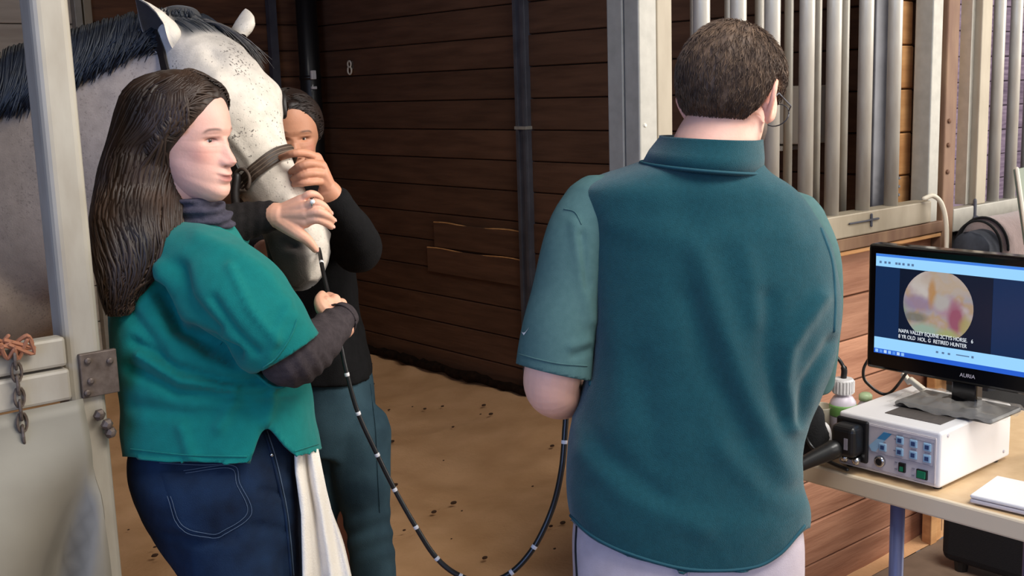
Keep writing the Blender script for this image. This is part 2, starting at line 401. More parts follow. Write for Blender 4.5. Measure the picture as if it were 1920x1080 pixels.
# ---------------------------------------------------------------- barred grilles
g = thing('stall_grille', (2.95, YF, 1.14), 'fixed grille of thick steel bars on a steel rail behind the man', 'grille')
obj('rail', MB().span((2.28, YF - 0.02, 1.14), (3.535, YF + 0.045, 1.212)), M['galv_dirty'], g, bevel=0.004)
obj('latch_pin', MB().tube([(3.05, YF - 0.024, 1.183), (3.16, YF - 0.024, 1.183)], 0.003, 6).tube([(3.17, YF - 0.024, 1.165), (3.17, YF - 0.024, 1.20)], 0.004, 6).tube([(3.16, YF - 0.024, 1.184), (3.21, YF - 0.024, 1.184)], 0.0035, 6), M['dark_steel'], g)
bar = MB().lathe([(0.0225, 0), (0.0225, 1.5)], (0, 0, 0), 16).mesh('bar')
for x in (2.4, 2.553, 2.705, 2.869, 3.005, 3.175, 3.338):
    o = link('bar', bar, M['bar_steel'], g, smooth=True); o.location = (x, YF + 0.012, 1.205)
g = thing('sliding_grille_door', (2.9, YF + 0.10, 1.1), 'barred sliding door parked behind the fixed grille, with a dark stile', 'door')
RB = (2.477, 2.624, 2.762, 2.903, 3.048, 3.196, 3.318)
bar2 = MB().lathe([(0.0135, 0), (0.0135, 1.5)], (0, 0, 0), 14).mesh('bar')
for x in RB:
    o = link('bar', bar2, M['bar_steel'], g, smooth=True); o.location = (x, YF + 0.10, 1.10)
obj('stile', MB().span((3.345, YF + 0.085, 0.9), (3.42, YF + 0.125, 2.75)), M['dark_steel'], g, bevel=0.004)  # stile sits in shade, put into its dark colour
obj('bottom_rail', MB().span((2.40, YF + 0.08, 1.04), (3.40, YF + 0.12, 1.10)), M['galv_dirty'], g, bevel=0.003)
g = thing('stall_grille', (4.5, YF, 1.1), 'grille of the neighbouring stall, beyond the brown post', 'grille')
obj('rail', MB().span((3.70, YF - 0.01, 1.088), (5.4, YF + 0.035, 1.168)), M['galv'], g, bevel=0.004)
obj('stile', MB().span((3.86, YF - 0.005, 1.168), (3.93, YF + 0.035, 2.7)), M['galv_dirty'], g, bevel=0.004)
obj('stile_channel', MB().span((3.835, YF + 0.02, 1.17), (3.857, YF + 0.06, 2.7)), M['galv'], g)
obj('hinge_pin', MB().tube([(3.845, YF - 0.01, 1.12), (3.845, YF - 0.01, 1.185)], 0.007, 8).ball((3.845, YF - 0.015, 1.12), 0.014, 8, 6), M['dark_steel'], g)
for x in (4.015, 4.14, 4.265, 4.40, 4.53):
    o = link('bar', bar, M['bar_steel'], g, smooth=True); o.location = (x, YF + 0.012, 1.16); o.scale = (0.92, 0.92, 1)

# ---------------------------------------------------------------- left gate: two flat rails over a creased sheet
g = thing('sheet_gate', (0.1, 2.0, 0.3), 'grey sheet gate with two flat rails, left of the cream post', 'gate')
obj('upper_rail', MB().span((-1.4, 1.985, 1.170), (0.673, 2.02, 1.222)), M['cream_post'], g, bevel=0.006)
obj('lower_rail', MB().span((-1.4, 1.98, 1.110), (0.674, 2.018, 1.166)), M['cream_post'], g, bevel=0.006)
mb = MB(); nx, nz = 150, 40; V = []; F = []
for i in range(nx + 1):
    for j in range(nz + 1):
        u = i / nx; v = j / nz; x = -1.4 + 2.092 * u; z = 0.15 + (1.108 - 0.15) * v
        xc = 0.735 - 0.19 * ((1.04 - z) / 0.6) ** 0.62 if z < 1.04 else 0.735     # crease runs down and left from the bolts
        d = x - xc
        e = math.exp(-(d / 0.014) ** 2); y = 1.946 + 0.010 * math.sin(5 * u + 2 * v) - (0.060 * math.exp(-((d + .19) / 0.11) ** 2) - 0.055 * math.exp(-(d / .06) ** 2) if d < 0 else -0.055 * e + 0.022 * (1 - e)) * min(1, max(0, (1.05 - z) / 0.22)) + .03 * min(1, max(0, (z - 1.0) / .1))
        V.append((x, y, z))
for i in range(nx):
    for j in range(nz):
        a = i * (nz + 1) + j; F.append((a, a + nz + 1, a + nz + 2, a + 1))
mb.add(V, F); o = obj('sheet', mb, M['sheet'], g, smooth=True); o.modifiers.new('solid', 'SOLIDIFY').thickness = 0.004
mb = MB().tube(smooth_path([(0.738, 1.955, 1.035), (0.64, 1.95, 0.86), (0.585, 1.955, 0.66), (0.565, 1.96, 0.3)], 30), 0.003, 6)
mb = MB()
for k in range(7):
    z = 1.20 - 0.022 * k; a = k % 2
    ang = np.arange(13) / 12 * 2 * PI
    pts = [(0.583 + (0.009 * math.cos(q) if a else 0.003 * math.cos(q)), 1.972 + (0.003 * math.cos(q) if a else 0.009 * math.cos(q)), z + 0.017 * math.sin(q)) for q in ang]
    obj('chain_link', MB().tube(pts, 0.0028, 6, ends=False), M['iron'], g)
mb = MB()
for k in range(10):
    a = rng.uniform(0, PI * 2); p0 = np.array([0.572 + 0.02 * math.cos(a), 1.975, 1.218 + 0.012 * math.sin(a)])
    mb.tube(smooth_path([p0, p0 + (rng.uniform(-.03, .03), -0.012, 0.012), p0 + (rng.uniform(-.03, .03), 0.0, -0.012), p0 + (rng.uniform(-.02, .02), -.01, rng.uniform(0, .03))], 14), 0.0035, 6)
obj('twine_knot', mb, mat('orange brown twine', (158, 104, 76), 0.9), g)

# ---------------------------------------------------------------- things on the walls
t = thing('feeder_box', (3.70, 2.63, 1.37), 'white box mounted on the plank wall, seen through the bars', 'box')
obj('body', MB().span((3.60, 2.53, 1.385), (3.765, 2.66, 1.60)), M['off_white'], t, bevel=0.006)
obj('side_panel', MB().span((3.63, 2.665, 1.385), (3.765, 2.73, 1.59)), M['white_plastic'], t, bevel=0.004)
obj('lip', MB().span((3.585, 2.62, 1.36), (3.765, 2.735, 1.378)), M['off_white'], t, bevel=0.003)
t = thing('wall_hook', (3.74, 5.80, 1.78), 'small white metal snap hook on the dark plank wall', 'hook')
ang = np.linspace(0, 2 * PI, 15)
obj('ring', MB().tube([(XA - 0.02, 5.80 + 0.017 * math.cos(a), 1.795 + 0.018 * math.sin(a)) for a in ang], 0.0055, 6, ends=False), M['off_white'], t, smooth=True)
obj('hook', MB().tube([(XA - 0.02, 5.80 + 0.02 * math.cos(a), 1.758 + 0.022 * math.sin(a)) for a in np.linspace(-4.2, 0.9, 12)], 0.0055, 6), M['off_white'], t, smooth=True)
obj('plate', MB().box((XA - 0.004, 5.80, 1.79), (0.004, 0.012, 0.022)), M['iron'], t)
t = thing('pipe_clip', (3.56, 5.98, 1.73), 'white plastic clip high on the black corner pipe', 'clip')
obj('strap', MB().lathe([(0.066, -0.012), (0.066, 0.012)], (3.62, 6.03, 1.725), 20), M['black_plastic'], t, smooth=True)
obj('clip', MB().box((3.60, 5.962, 1.74), (0.016, 0.010, 0.026)), M['white_plastic'], t, bevel=0.004)
obj('buckle', MB().box((3.60, 5.962, 1.665), (0.016, 0.010, 0.008)), M['white_plastic'], t, bevel=0.003)
# ================================================================== TABLE AND EQUIPMENT
TX = 2.172
t = thing('folding_table', (2.5, 0.9, 0), 'long beige folding table standing at the right of the man', 'table')
obj('tabletop', MB().span((TX, -0.2, 0.702), (TX + 0.76, 1.63, 0.74)), M['table_top'], t, bevel=0.008, seg=3)
obj('rim', MB().span((TX - 0.002, -0.202, 0.696), (TX + 0.012, 1.632, 0.7405)).span((TX, 1.622, 0.696), (TX + 0.76, 1.633, 0.7405)), M['table_edge'], t, bevel=0.005)
for (x, y) in ((TX + 0.045, 1.30), (TX + 0.70, 1.30), (TX + 0.045, 0.05), (TX + 0.70, 0.05)):
    o = obj('leg', MB().lathe([(0.016, 0.02), (0.016, 0.70)], (x, y, 0), 14), M['leg_blue'], t, smooth=True)
    obj('foot_cap', MB().lathe([(0.019, 0), (0.019, 0.035), (0.016, 0.04)], (x, y, 0), 14), M['black_plastic'], o, smooth=True)
obj('cross_bar', MB().tube([(TX + 0.045, 1.30, 0.2), (TX + 0.70, 1.30, 0.2)], 0.011, 8), M['leg_blue'], t)

t = thing('black_case', (3.7, 1.3, 0), 'black equipment case on the ground in the dark behind the table', 'case')
obj('body', MB().span((3.405, 0.9, 0.03), (3.60, 1.84, 0.46)), M['black_cloth'], t, bevel=0.03, seg=3)
obj('lid', MB().span((3.40, 0.895, 0.46), (3.605, 1.845, 0.50)), M['black_plastic'], t, bevel=0.012, seg=3)
for (x, y) in ((3.44, 0.96), (3.565, 0.96), (3.44, 1.78), (3.565, 1.78)): obj('foot', MB().lathe([(0.02, 0), (0.024, 0.035)], (x, y, 0), 10), M['black_rubber'], t)
tag(obj('thin_cable', MB().tube(smooth_path([(2.955, 1.30, 0.72), (2.97, 1.28, 0.55), (3.0, 1.20, 0.36), (3.06, 1.08, 0.16), (3.12, .95, 0.006), (3.3, .8, 0.004)], 40), 0.003, 6), M['grey_print'], smooth=True),
    'thin grey cable drooping from the table into the dark below it', 'cable')

# ---- white camera processor
BX0, BX1, BY0, BY1, BZ0, BZ1 = 2.205, 2.52, 1.197, 1.447, 0.748, 0.873
t = thing('camera_processor', (2.35, 1.32, 0.74), 'white video processor box with blue buttons under the monitor', 'processor')
obj('housing', MB().span((BX0, BY0, BZ0), (BX1, BY1, BZ1)), M['white_plastic'], t, bevel=0.006, seg=3)
obj('front_frame', MB().span((BX0 - 0.004, BY0 + 0.008, BZ0 + 0.008), (BX0 + 0.002, BY1 - 0.006, BZ1 - 0.013)), M['panel_grey'], t, bevel=0.003)
for (x, y) in ((2.23, 1.215), (2.23, 1.43), (2.48, 1.215), (2.48, 1.43)):
    obj('foot', MB().lathe([(0.009, 0.7402), (0.011, BZ0)], (x, y, 0), 12), M['black_rubber'], t)
obj('top_vent', MB().span((BX0 + 0.052, BY0 + 0.03, BZ1 - 0.001), (BX1 - 0.09, BY1 - 0.085, BZ1 + 0.0015)), M['vent'], t)
for q in ((BX0 + 0.03, BY0, BZ1 - 0.012), (BX1 - 0.03, BY0, BZ0 + 0.018)): obj('screw', MB().lathe([(0.005, 0), (0.003, 0.002)], q, 8, (0, -1, 0)), M['panel_grey'], t)
FXP = BX0 - 0.0045
def fpt(u, v): return (FXP, BY1 - (BY1 - BY0) * u, BZ1 - (BZ1 - BZ0) * v)      # u from the left edge, v from the top, in box widths
def fpoly(name, uv, m, parent, dx=0.0, th=0.0012):
    a = [np.array(fpt(*q)) - (dx, 0, 0) for q in uv]; b = [q - (th, 0, 0) for q in a]
    return obj(name, MB().rings([a, b]), m, parent)
fpoly('control_panel', ((.52, .19), (.955, .19), (.955, .60), (.36, .60), (.315, .50)), M['panel_grey'], t)
fpoly('blue_stripe', ((.335, .50), (.41, .34), (.49, .34), (.40, .585), (.36, .59)), M['pale_blue'], t, 0.0012)
fpoly('blue_badge', ((.41, .34), (.475, .195), (.555, .195), (.49, .34)), M['blue_print'], t, 0.0012)
for seg in (((.52, .19), (.955, .19)), ((.955, .19), (.955, .60)), ((.955, .60), (.36, .60)), ((.03, .10), (.965, .10)), ((.965, .10), (.965, .93)), ((.965, .93), (.03, .93))):
    a, b = [np.array(fpt(*q)) - (0.002, 0, 0) for q in seg]
    obj('printed_line', MB().tube([a, b], 0.0007, 4), M['grey_print'], t)
for (u, v) in ((.47, .475), (.635, .275), (.635, .485), (.765, .28), (.765, .485), (.895, .285), (.895, .49)):
    c = np.array(fpt(u, v)); o = obj('button', MB().box(c - (0.0022, 0, 0), (0.0022, 0.0088, 0.0088)), M['pale_blue'], t, bevel=0.0015)
    obj('button_icon', MB().box(c - (0.0048, 0, 0), (0.0006, 0.0045, 0.0045)), M['navy_print'], o)
    obj('button_caption', MB().box(c + (-0.0015, 0, 0.0122), (0.0006, 0.0065, 0.0009)), M['grey_print'], t)
for (u, v) in ((.59, .275), (.585, .485), (.60, .695), (.60, .815), (.765, .73), (.765, .855)):
    obj('printed_mark', MB().box(np.array(fpt(u, v)) - (0.001, 0, 0), (0.0006, 0.003, 0.0013)), M['grey_print'], t)
o = obj('jack_socket', MB().lathe([(0.013, 0), (0.013, 0.006), (0.010, 0.009), (0.006, 0.008), (0.005, 0.002)], fpt(.445, .745), 18, (-1, 0, 0)), M['chrome'], t, smooth=True)
obj('jack_hole', MB().lathe([(0.007, 0.006), (0.007, 0.0095), (0.001, 0.0096)], fpt(.445, .745), 14, (-1, 0, 0)), M['black_plastic'], o)
o = obj('rocker_switch', MB().box(np.array(fpt(.665, .755)) - (0.003, 0, 0), (0.003, 0.008, 0.0105)), M['black_plastic'], t, bevel=0.001)
obj('rocker', MB().box(np.array(fpt(.665, .775)) - (0.0065, 0, 0), (0.0015, 0.004, 0.005), Matrix.Rotation(0.2, 3, 'Y')), M['green_switch'], o)
o = obj('power_switch', MB().box(np.array(fpt(.855, .79)) - (0.003, 0, 0), (0.003, 0.0125, 0.0105)), M['black_plastic'], t, bevel=0.001)
obj('rocker', MB().box(np.array(fpt(.855, .79)) - (0.0065, 0, 0), (0.002, 0.010, 0.008), Matrix.Rotation(0.15, 3, 'Y')), M['green_switch'], o, bevel=0.001)
# black connector block plugged into its left end, with the thick cable running to the scope
t = thing('light_guide_plug', (2.17, 1.41, 0.80), 'black connector block plugged into the left end of the white box', 'plug')
obj('plug_body', MB().span((BX0 - 0.055, BY1 - 0.075, 0.785), (BX0 - 0.006, BY1 - 0.012, 0.858)), M['black_plastic'], t, bevel=0.014, seg=4)
obj('plug_flange', MB().span((BX0 - 0.016, BY1 - 0.084, 0.768), (BX0 - 0.0055, BY1 - 0.003, 0.866)), M['black_plastic'], t, bevel=0.008, seg=3)
obj('plug_label', MB().box((BX0 - 0.0556, BY1 - 0.055, 0.818), (0.0008, 0.0045, 0.013)), M['grey_print'], t)
mb = MB()
for dy in (0.0, 0.03): mb.lathe([(0.009, 0), (0.009, 0.014), (0.004, 0.018)], (BX0 - 0.02, BY1 - 0.035 - dy, 0.778), 12, (-1, -.1, -.2))
obj('chrome_pin', mb, M['chrome'], t, smooth=True)
o = obj('strain_relief', MB().tube(smooth_path([(BX0 - 0.055, BY1 - 0.025, 0.80), (BX0 - 0.11, BY1 + 0.01, 0.775), (BX0 - 0.15, BY1 + 0.03, 0.755)], 12), np.linspace(0.022, 0.010, 12), 14), M['black_rubber'], t, smooth=True)
obj('cable', MB().tube(smooth_path([(BX0 - 0.13, BY1 + 0.02, 0.765), (2.03, 1.50, 0.735), (1.985, 1.53, 0.66), (1.96, 1.56, 0.5), (1.95, 1.62, 0.3)], 40), 0.009, 10), M['black_rubber'], o, smooth=True)

# ---- monitor on the box
MX, MY0, MY1, MZ0, MZ1 = 2.375, 0.975, 1.487, 0.938, 1.237
RM = Matrix.Rotation(math.radians(-1.5), 4, 'X')
t = thing('computer_monitor', (2.385, 1.24, BZ1), 'black flat screen monitor showing a round endoscope picture', 'monitor')
obj('casing', MB().span((MX, MY0, MZ0), (MX + 0.045, MY1, MZ1)), M['black_gloss'], t, bevel=0.008, seg=3)
def mp(u, v): return np.array([MX, MY1 - (MY1 - MY0) * u, MZ1 - (MZ1 - MZ0) * v])
def mquad(name, u0, v0, u1, v1, m, k, parent):
    a, b = mp(u0, v0), mp(u1, v1)
    return obj(name, MB().span((MX - 0.0006 * k, b[1], b[2]), (MX - 0.0006 * (k - 1) + 1e-4, a[1], a[2])), m, parent)
scr = mquad('screen', .042, .072, .958, .865, emit('screen pale blue', (150, 208, 250), 1.0), 1, t)
mquad('taskbar', .042, .828, .958, .865, emit('screen blue bar', (38, 98, 214), 0.9), 2, scr)
mquad('title_bar', .042, .072, .958, .092, emit('screen title blue', (66, 132, 232), 0.9), 2, scr)
mquad('picture_area', .042, .17, .748, .735, emit('screen navy', (14, 40, 78), 1.0), 2, scr)
mquad('picture_dark', .165, .17, .60, .735, emit('screen dark navy', (7, 20, 42), 1.0), 3, scr)
def endo_mat():
    m, nt, b = newmat('endoscope picture'); N = nt.nodes.new; L = nt.links.new
    b.inputs['Base Color'].default_value = (0, 0, 0, 1)
    tc = N('ShaderNodeTexCoord'); mpn = N('ShaderNodeMapping'); L(tc.outputs['Object'], mpn.inputs[0])
    wv = N('ShaderNodeTexNoise'); wv.inputs['Scale'].default_value = 16; wv.inputs['Detail'].default_value = 3
    L(mpn.outputs[0], wv.inputs['Vector'])
    sx = N('ShaderNodeSeparateXYZ'); L(mpn.outputs[0], sx.inputs[0])
    def ramp(stops, src):
        r = N('ShaderNodeValToRGB'); L(src, r.inputs[0]); e = r.color_ramp.elements
        while len(e) < len(stops): e.new(0.5)
        for q, (p, c) in zip(e, stops): q.position = p; q.color = (*lin(c), 1)
        return r.outputs[0]
    col = ramp(((0.0, (120, 150, 140)), (0.30, (150, 165, 140)), (0.42, (176, 166, 172)), (0.5, (186, 158, 130)), (0.58, (190, 172, 172)), (0.70, (206, 196, 190)), (1.0, (220, 210, 204))), wv.outputs['Fac'])
    def blob(cy, cz, ry, rz, colr, src, amt=0.9):
        v = N('ShaderNodeVectorMath'); v.operation = 'SUBTRACT'; v.inputs[1].default_value = (0, cy, cz); L(tc.outputs['Object'], v.inputs[0])
        s = N('ShaderNodeVectorMath'); s.operation = 'MULTIPLY'; s.inputs[1].default_value = (0, 1 / ry, 1 / rz); L(v.outputs[0], s.inputs[0])
        ln = N('ShaderNodeVectorMath'); ln.operation = 'LENGTH'; L(s.outputs[0], ln.inputs[0])
        nz = N('ShaderNodeMath'); nz.operation = 'ADD'; sc = N('ShaderNodeMath'); sc.operation = 'MULTIPLY_ADD'; sc.inputs[1].default_value = 1.2; sc.inputs[2].default_value = -0.6
        L(wv.outputs['Fac'], sc.inputs[0]); L(ln.outputs['Value'], nz.inputs[0]); L(sc.outputs[0], nz.inputs[1])
        mr = N('ShaderNodeMapRange'); mr.inputs[1].default_value = 1.15; mr.inputs[2].default_value = 0.55; mr.inputs[4].default_value = amt; L(nz.outputs[0], mr.inputs[0])
        mx = N('ShaderNodeMix'); mx.data_type = 'RGBA'; L(mr.outputs[0], mx.inputs['Factor']); L(src, mx.inputs['A']); mx.inputs['B'].default_value = (*lin(colr), 1)
        return mx.outputs['Result']
    return m, nt, b, blob, col
em, nt, bs, blob, c = endo_mat()
ec = mp(.352, .43); ER = 0.083
cy, cz = ec[1], ec[2]
c = blob(cy - .015, cz + .055, .10, .03, (196, 178, 160), c, .7)
c = blob(cy + .045, cz + .004, .040, .022, (150, 128, 158), c, .8)
c = blob(cy + .015, cz + .03, .012, .035, (190, 140, 84), c, .85)
c = blob(cy - .026, cz + .0, .034, .026, (176, 138, 160), c, .8)
c = blob(cy - .010, cz + .010, .022, .020, (188, 184, 178), c, .85)
c = blob(cy - .046, cz - .022, .022, .040, (158, 84, 108), c, .95)
c = blob(cy + .055, cz - .032, .035, .014, (96, 108, 104), c, .7)
c = blob(cy + .03, cz - .062, .05, .022, (156, 184, 168), c, .9)
c = blob(cy - .025, cz - .066, .03, .018, (172, 178, 118), c, .9)
c = blob(cy - .070, cz - .045, .018, .04, (176, 162, 104), c, .85)
nt.links.new(c, bs.inputs['Emission Color']); bs.inputs['Emission Strength'].default_value = 0.72
ring = []
for k in range(48):
    a = k / 48 * 2 * PI; z = max(-.066, min(.078, ER * math.sin(a))); ring.append((cy - ER * 1.02 * math.cos(a), cz + z))
obj('endoscope_view', MB().rings([[(MX - 0.0019, y, z) for y, z in ring], [(MX - 0.0026, y, z) for y, z in ring]]), em, scr)
wtxt = emit('screen white', (225, 232, 240), 1.0); gtxt = emit('screen grey', (90, 120, 160), 0.9)
def text(name, s, loc, size, m, parent, rot=(PI / 2, 0, -PI / 2), align='LEFT', ext=0.0002, sx=1.0):
    cu = bpy.data.curves.new(name, 'FONT'); cu.body = s; cu.size = size; cu.align_x = align; cu.extrude = ext; cu.materials.append(m)
    o = bpy.data.objects.new(name, cu); COL.objects.link(o); o.parent = parent
    dg = bpy.context.evaluated_depsgraph_get(); o.scale = (sx, 1, 1); dg.update()
    me = bpy.data.meshes.new_from_object(o.evaluated_get(dg)); bpy.data.objects.remove(o)
    me.transform(Matrix.Translation(Vector(loc)) @ Matrix.Rotation(rot[2], 4, 'Z') @ Matrix.Rotation(rot[0], 4, 'X') @ Matrix.Diagonal((sx, 1, 1, 1)))
    return link(name, me, m, parent)
text('screen_text', 'NAPA VALLEY EQUINE 2CTYS HORSE.   6', mp(.167, .672) - (0.003, 0, 0), 0.0125, wtxt, scr, sx=0.80)
text('screen_text', '8 YR OLD  HOL. G  RETIRED HUNTER', mp(.167, .716) - (0.003, 0, 0), 0.0125, wtxt, scr, sx=0.80)
text('monitor_logo', 'AURIA', mp(.5, .94) - (0.0012, 0, 0), 0.0125, M['panel_grey'], t, align='CENTER')
for k, u in enumerate((.06, .085, .105, .14, .155, .175, .20, .22)):
    mquad('toolbar_icon', u, .128, u + .011, .146, gtxt, 2, scr)
for k in range(7): mquad('taskbar_icon', .05 + .022 * k, .834, .064 + .022 * k, .858, emit('icon', ((150, 200, 250), (90, 150, 240), (190, 220, 250))[k % 3], .9), 3, scr)
for k in range(3): mquad('player_icon', .35 + .028 * k, .775, .361 + .028 * k, .79, gtxt, 2, scr)
mquad('volume_slider', .445, .775, .505, .783, gtxt, 2, scr); mquad('volume_knob', .515, .770, .525, .787, gtxt, 2, scr)
for k in range(9): mquad('list_line', .765, .20 + .042 * k, .765 + .03 + .09 * rng.random(), .208 + .042 * k, gtxt, 2, scr)
obj('button_light', MB().box(mp(.78, .955) - (0.001, 0, 0), (0.0006, 0.002, 0.002)), wtxt, t)
obj('neck', MB().span((MX + 0.012, 1.215, BZ1 + 0.012), (MX + 0.042, 1.275, MZ0 + 0.03)), M['black_gloss'], t, bevel=0.004)
obj('stand_base', MB().span((MX - 0.055, 1.145, BZ1 + .002), (MX + 0.085, 1.378, BZ1 + .014)), M['black_plastic'], t, bevel=.010, seg=3)
mb = MB(); nx, ny = 22, 30; V = []; F = []
for i in range(nx + 1):
    for j in range(ny + 1):
        u = i / nx * 2 - 1; v = j / ny * 2 - 1
        x = MX + 0.012 + 0.080 * u; y = 1.262 + 0.130 * v
        e = max(abs(u), abs(v)); z = BZ1 + 0.026 - 0.016 * e ** 4 + 0.017 * mnoise.noise((x * 38, y * 38, 1)) * (1 - 0.3 * e)
        z = max(z, BZ1 + 0.0185 if e < .93 else BZ1 + 0.004)
        V.append((x + .006 * mnoise.noise((y * 30, 0, 3)), y + .006 * mnoise.noise((x * 30, 0, 9)), z))
for i in range(nx):
    for j in range(ny):
        a = i * (ny + 1) + j
        if 8 < i < 15 and 12 < j < 18: continue
        F.append((a, a + ny + 1, a + ny + 2, a + 1))
mb.add(V, F)
tag(obj('plastic_bag', mb, M['clear_film'], smooth=True), 'crinkled clear plastic bag over the foot of the monitor', 'bag')

# ---- bottle, cup, white plug, black bag, laptop
bc = (2.325, 1.515, 0.7405)
t = thing('squeeze_bottle', bc, 'white squeeze bottle with a green label band behind the white box', 'bottle')
obj('body', MB().lathe([(0.028, 0), (0.032, 0.004), (0.032, 0.105), (0.030, 0.118), (0.022, 0.130), (0.016, 0.134), (0.016, 0.142)], bc, 28), M['bottle'], t, smooth=True)
obj('label_band', MB().lathe([(0.0325, 0.085), (0.0328, 0.087), (0.0328, 0.108), (0.0318, 0.112)], bc, 28), M['green_band'], t, smooth=True)
o = obj('cap', MB().lathe([(0.024, 0.138), (0.024, 0.170), (0.022, 0.174), (0.006, 0.175)], bc, 20), M['white_plastic'], t, smooth=False)
for k in range(20):
    a = k / 20 * 2 * PI; obj('cap_rib', MB().box((bc[0] + .0245 * math.cos(a), bc[1] + .0245 * math.sin(a), bc[2] + .155), (.0015, .0015, .014)), M['white_plastic'], o)
mb = MB(); p = smooth_path([(bc[0], bc[1], bc[2] + .172), (bc[0], bc[1], bc[2] + .20), (bc[0] - .004, bc[1] + .02, bc[2] + .225), (bc[0] - .01, bc[1] + .06, bc[2] + .235), (bc[0] - .05, bc[1] + .12, bc[2] + .20), (bc[0] - .06, bc[1] + .16, bc[2] + 0.05)], 40)
tag(obj('black_lead', mb.tube(p, np.r_[np.full(9, .0075), np.full(31, .0045)], 10), M['black_rubber'], smooth=True), 'black lead plugged into the top of the white bottle', 'cable')
bc = (2.30, 1.566, 0.7405)
t = thing('cream_cup', bc, 'cream plastic cup partly hidden behind the white bottle', 'cup')
obj('body', MB().lathe([(0.028, 0), (0.034, 0.10), (0.035, 0.102), (0.032, 0.101), (0.026, 0.004)], bc, 24), M['off_white'], t, smooth=True)
bc = (2.37, 1.44, 0.7405)
t = thing('green_capped_bottle', (2.385, 1.492, 0.7405), 'small bottle with a green cap behind the white box', 'bottle')
obj('body', MB().lathe([(0.022, 0), (0.022, 0.095), (0.014, 0.108), (0.012, 0.115)], (2.385, 1.492, .7405), 20), M['bottle'], t, smooth=True)
obj('cap', MB().lathe([(0.016, 0.113), (0.016, 0.126), (0.010, 0.131), (.002, .132)], (2.385, 1.492, .7405), 18), mat('pale green plastic', (176, 196, 150), .4), t, smooth=True)
t = thing('white_adaptor', (2.232, 1.505, 0.7405), 'small white looped plug lying between bottle and black bag', 'adaptor')
pts = [(2.232 + 0.0 * k, 1.505 + .014 * math.cos(a), .79 + .032 * math.sin(a)) for k, a in enumerate(np.linspace(-1.2, 4.3, 16))]
obj('loop', MB().tube(pts, .0075, 8), M['white_plastic'], t, smooth=True)
obj('body', MB().box((2.232, 1.495, .756), (.012, .016, .015)), M['white_plastic'], t, bevel=.005)
def soft_blob(c, r, amp, f, seed, n=28, m=20):
    mb = MB().ball((0, 0, 0), r, n, m); V, F = mb.arrays()
    for i, v in enumerate(V):
        k = mnoise.noise((v[0] * f + seed, v[1] * f, v[2] * f)); V[i] = v * (1 + amp * k)
        V[i][2] = max(V[i][2], -r[2] * 0.72)
    return MB().add(V + np.asarray(c, float), F)
t = thing('black_bag', (2.255, 1.575, .7405), 'black cloth pouch on the table end, half hidden by the man', 'bag')
obj('body', soft_blob((2.215, 1.532, .7405 + .055), (.04, .05, .076), .35, 22, 3), M['black_cloth'], t, smooth=True)
obj('strap', MB().tube(smooth_path([(2.19, 1.53, .81), (2.17, 1.50, .79), (2.18, 1.475, .765), (2.18, 1.45, .755), (2.17, 1.40, .752)], 24), .0045, 8), M['black_rubber'], t, smooth=True)
t = thing('laptop', (2.26, 1.02, .7405), 'thin silver white laptop lying on the table edge at the right', 'laptop')
lp = [at for at in [(2.185, 1.118), (2.335, 1.135), (2.335 + .02, .85), (2.205, .835)]]
def slab(name, poly, z0, z1, m, parent, bev): return obj(name, MB().rings([[(x, y, z0) for x, y in poly], [(x, y, z1) for x, y in poly]]), m, parent, bevel=bev, seg=3)
slab('base', lp, .744, .753, M['panel_grey'], t, .003)
slab('lid', lp, .754, .762, M['white_plastic'], t, .003)
obj('foot', MB().box((2.24, 1.0, .742), (.02, .08, .0018)), M['black_rubber'], t)
# cables behind the monitor
for lab, pts in (('black cable loop hanging under the left corner of the monitor', [(2.42, 1.50, .96), (2.41, 1.515, .92), (2.42, 1.51, .885), (2.45, 1.47, .86), (2.44, 1.40, .95)]),
                 ('black power cord trailing behind the right side of the white box', [(2.43, 1.05, .95), (2.47, 1.08, .86), (2.55, 1.10, .80), (2.53, 1.05, .75), (2.60, 0.98, .748)]),
                 ('black signal cord curling down beside the right rear of the white box', [(2.43, 1.12, .95), (2.52, 1.13, .85), (2.565, 1.16, .78), (2.62, 1.10, .752), (2.66, 1.0, .748)])):
    tag(obj('monitor_cable', MB().tube(smooth_path(pts, 36), .0038, 8), M['black_rubber'], smooth=True), lab, 'cable')
t = thing('white_cable_tie', (2.47, 1.44, BZ1), 'pale cable end poking up behind the monitor foot', 'cable')
obj('plug', MB().box((2.455, 1.40, BZ1 + .022), (.008, .022, .006), Matrix.Rotation(.5, 3, 'X')).box((2.462, 1.43, BZ1 + .03), (.008, .016, .005), Matrix.Rotation(.8, 3, 'X')), M['off_white'], t, bevel=.003)
tag(obj('white_cable', MB().tube(smooth_path([(3.47, 1.97, 1.225), (3.50, 1.955, 1.232), (3.53, 1.94, 1.20), (3.545, 1.93, 1.12), (3.55, 1.93, .95)], 30), .008, 10), M['off_white'], smooth=True),
    'white cord hooked over the rail and hanging behind the monitor', 'cable')
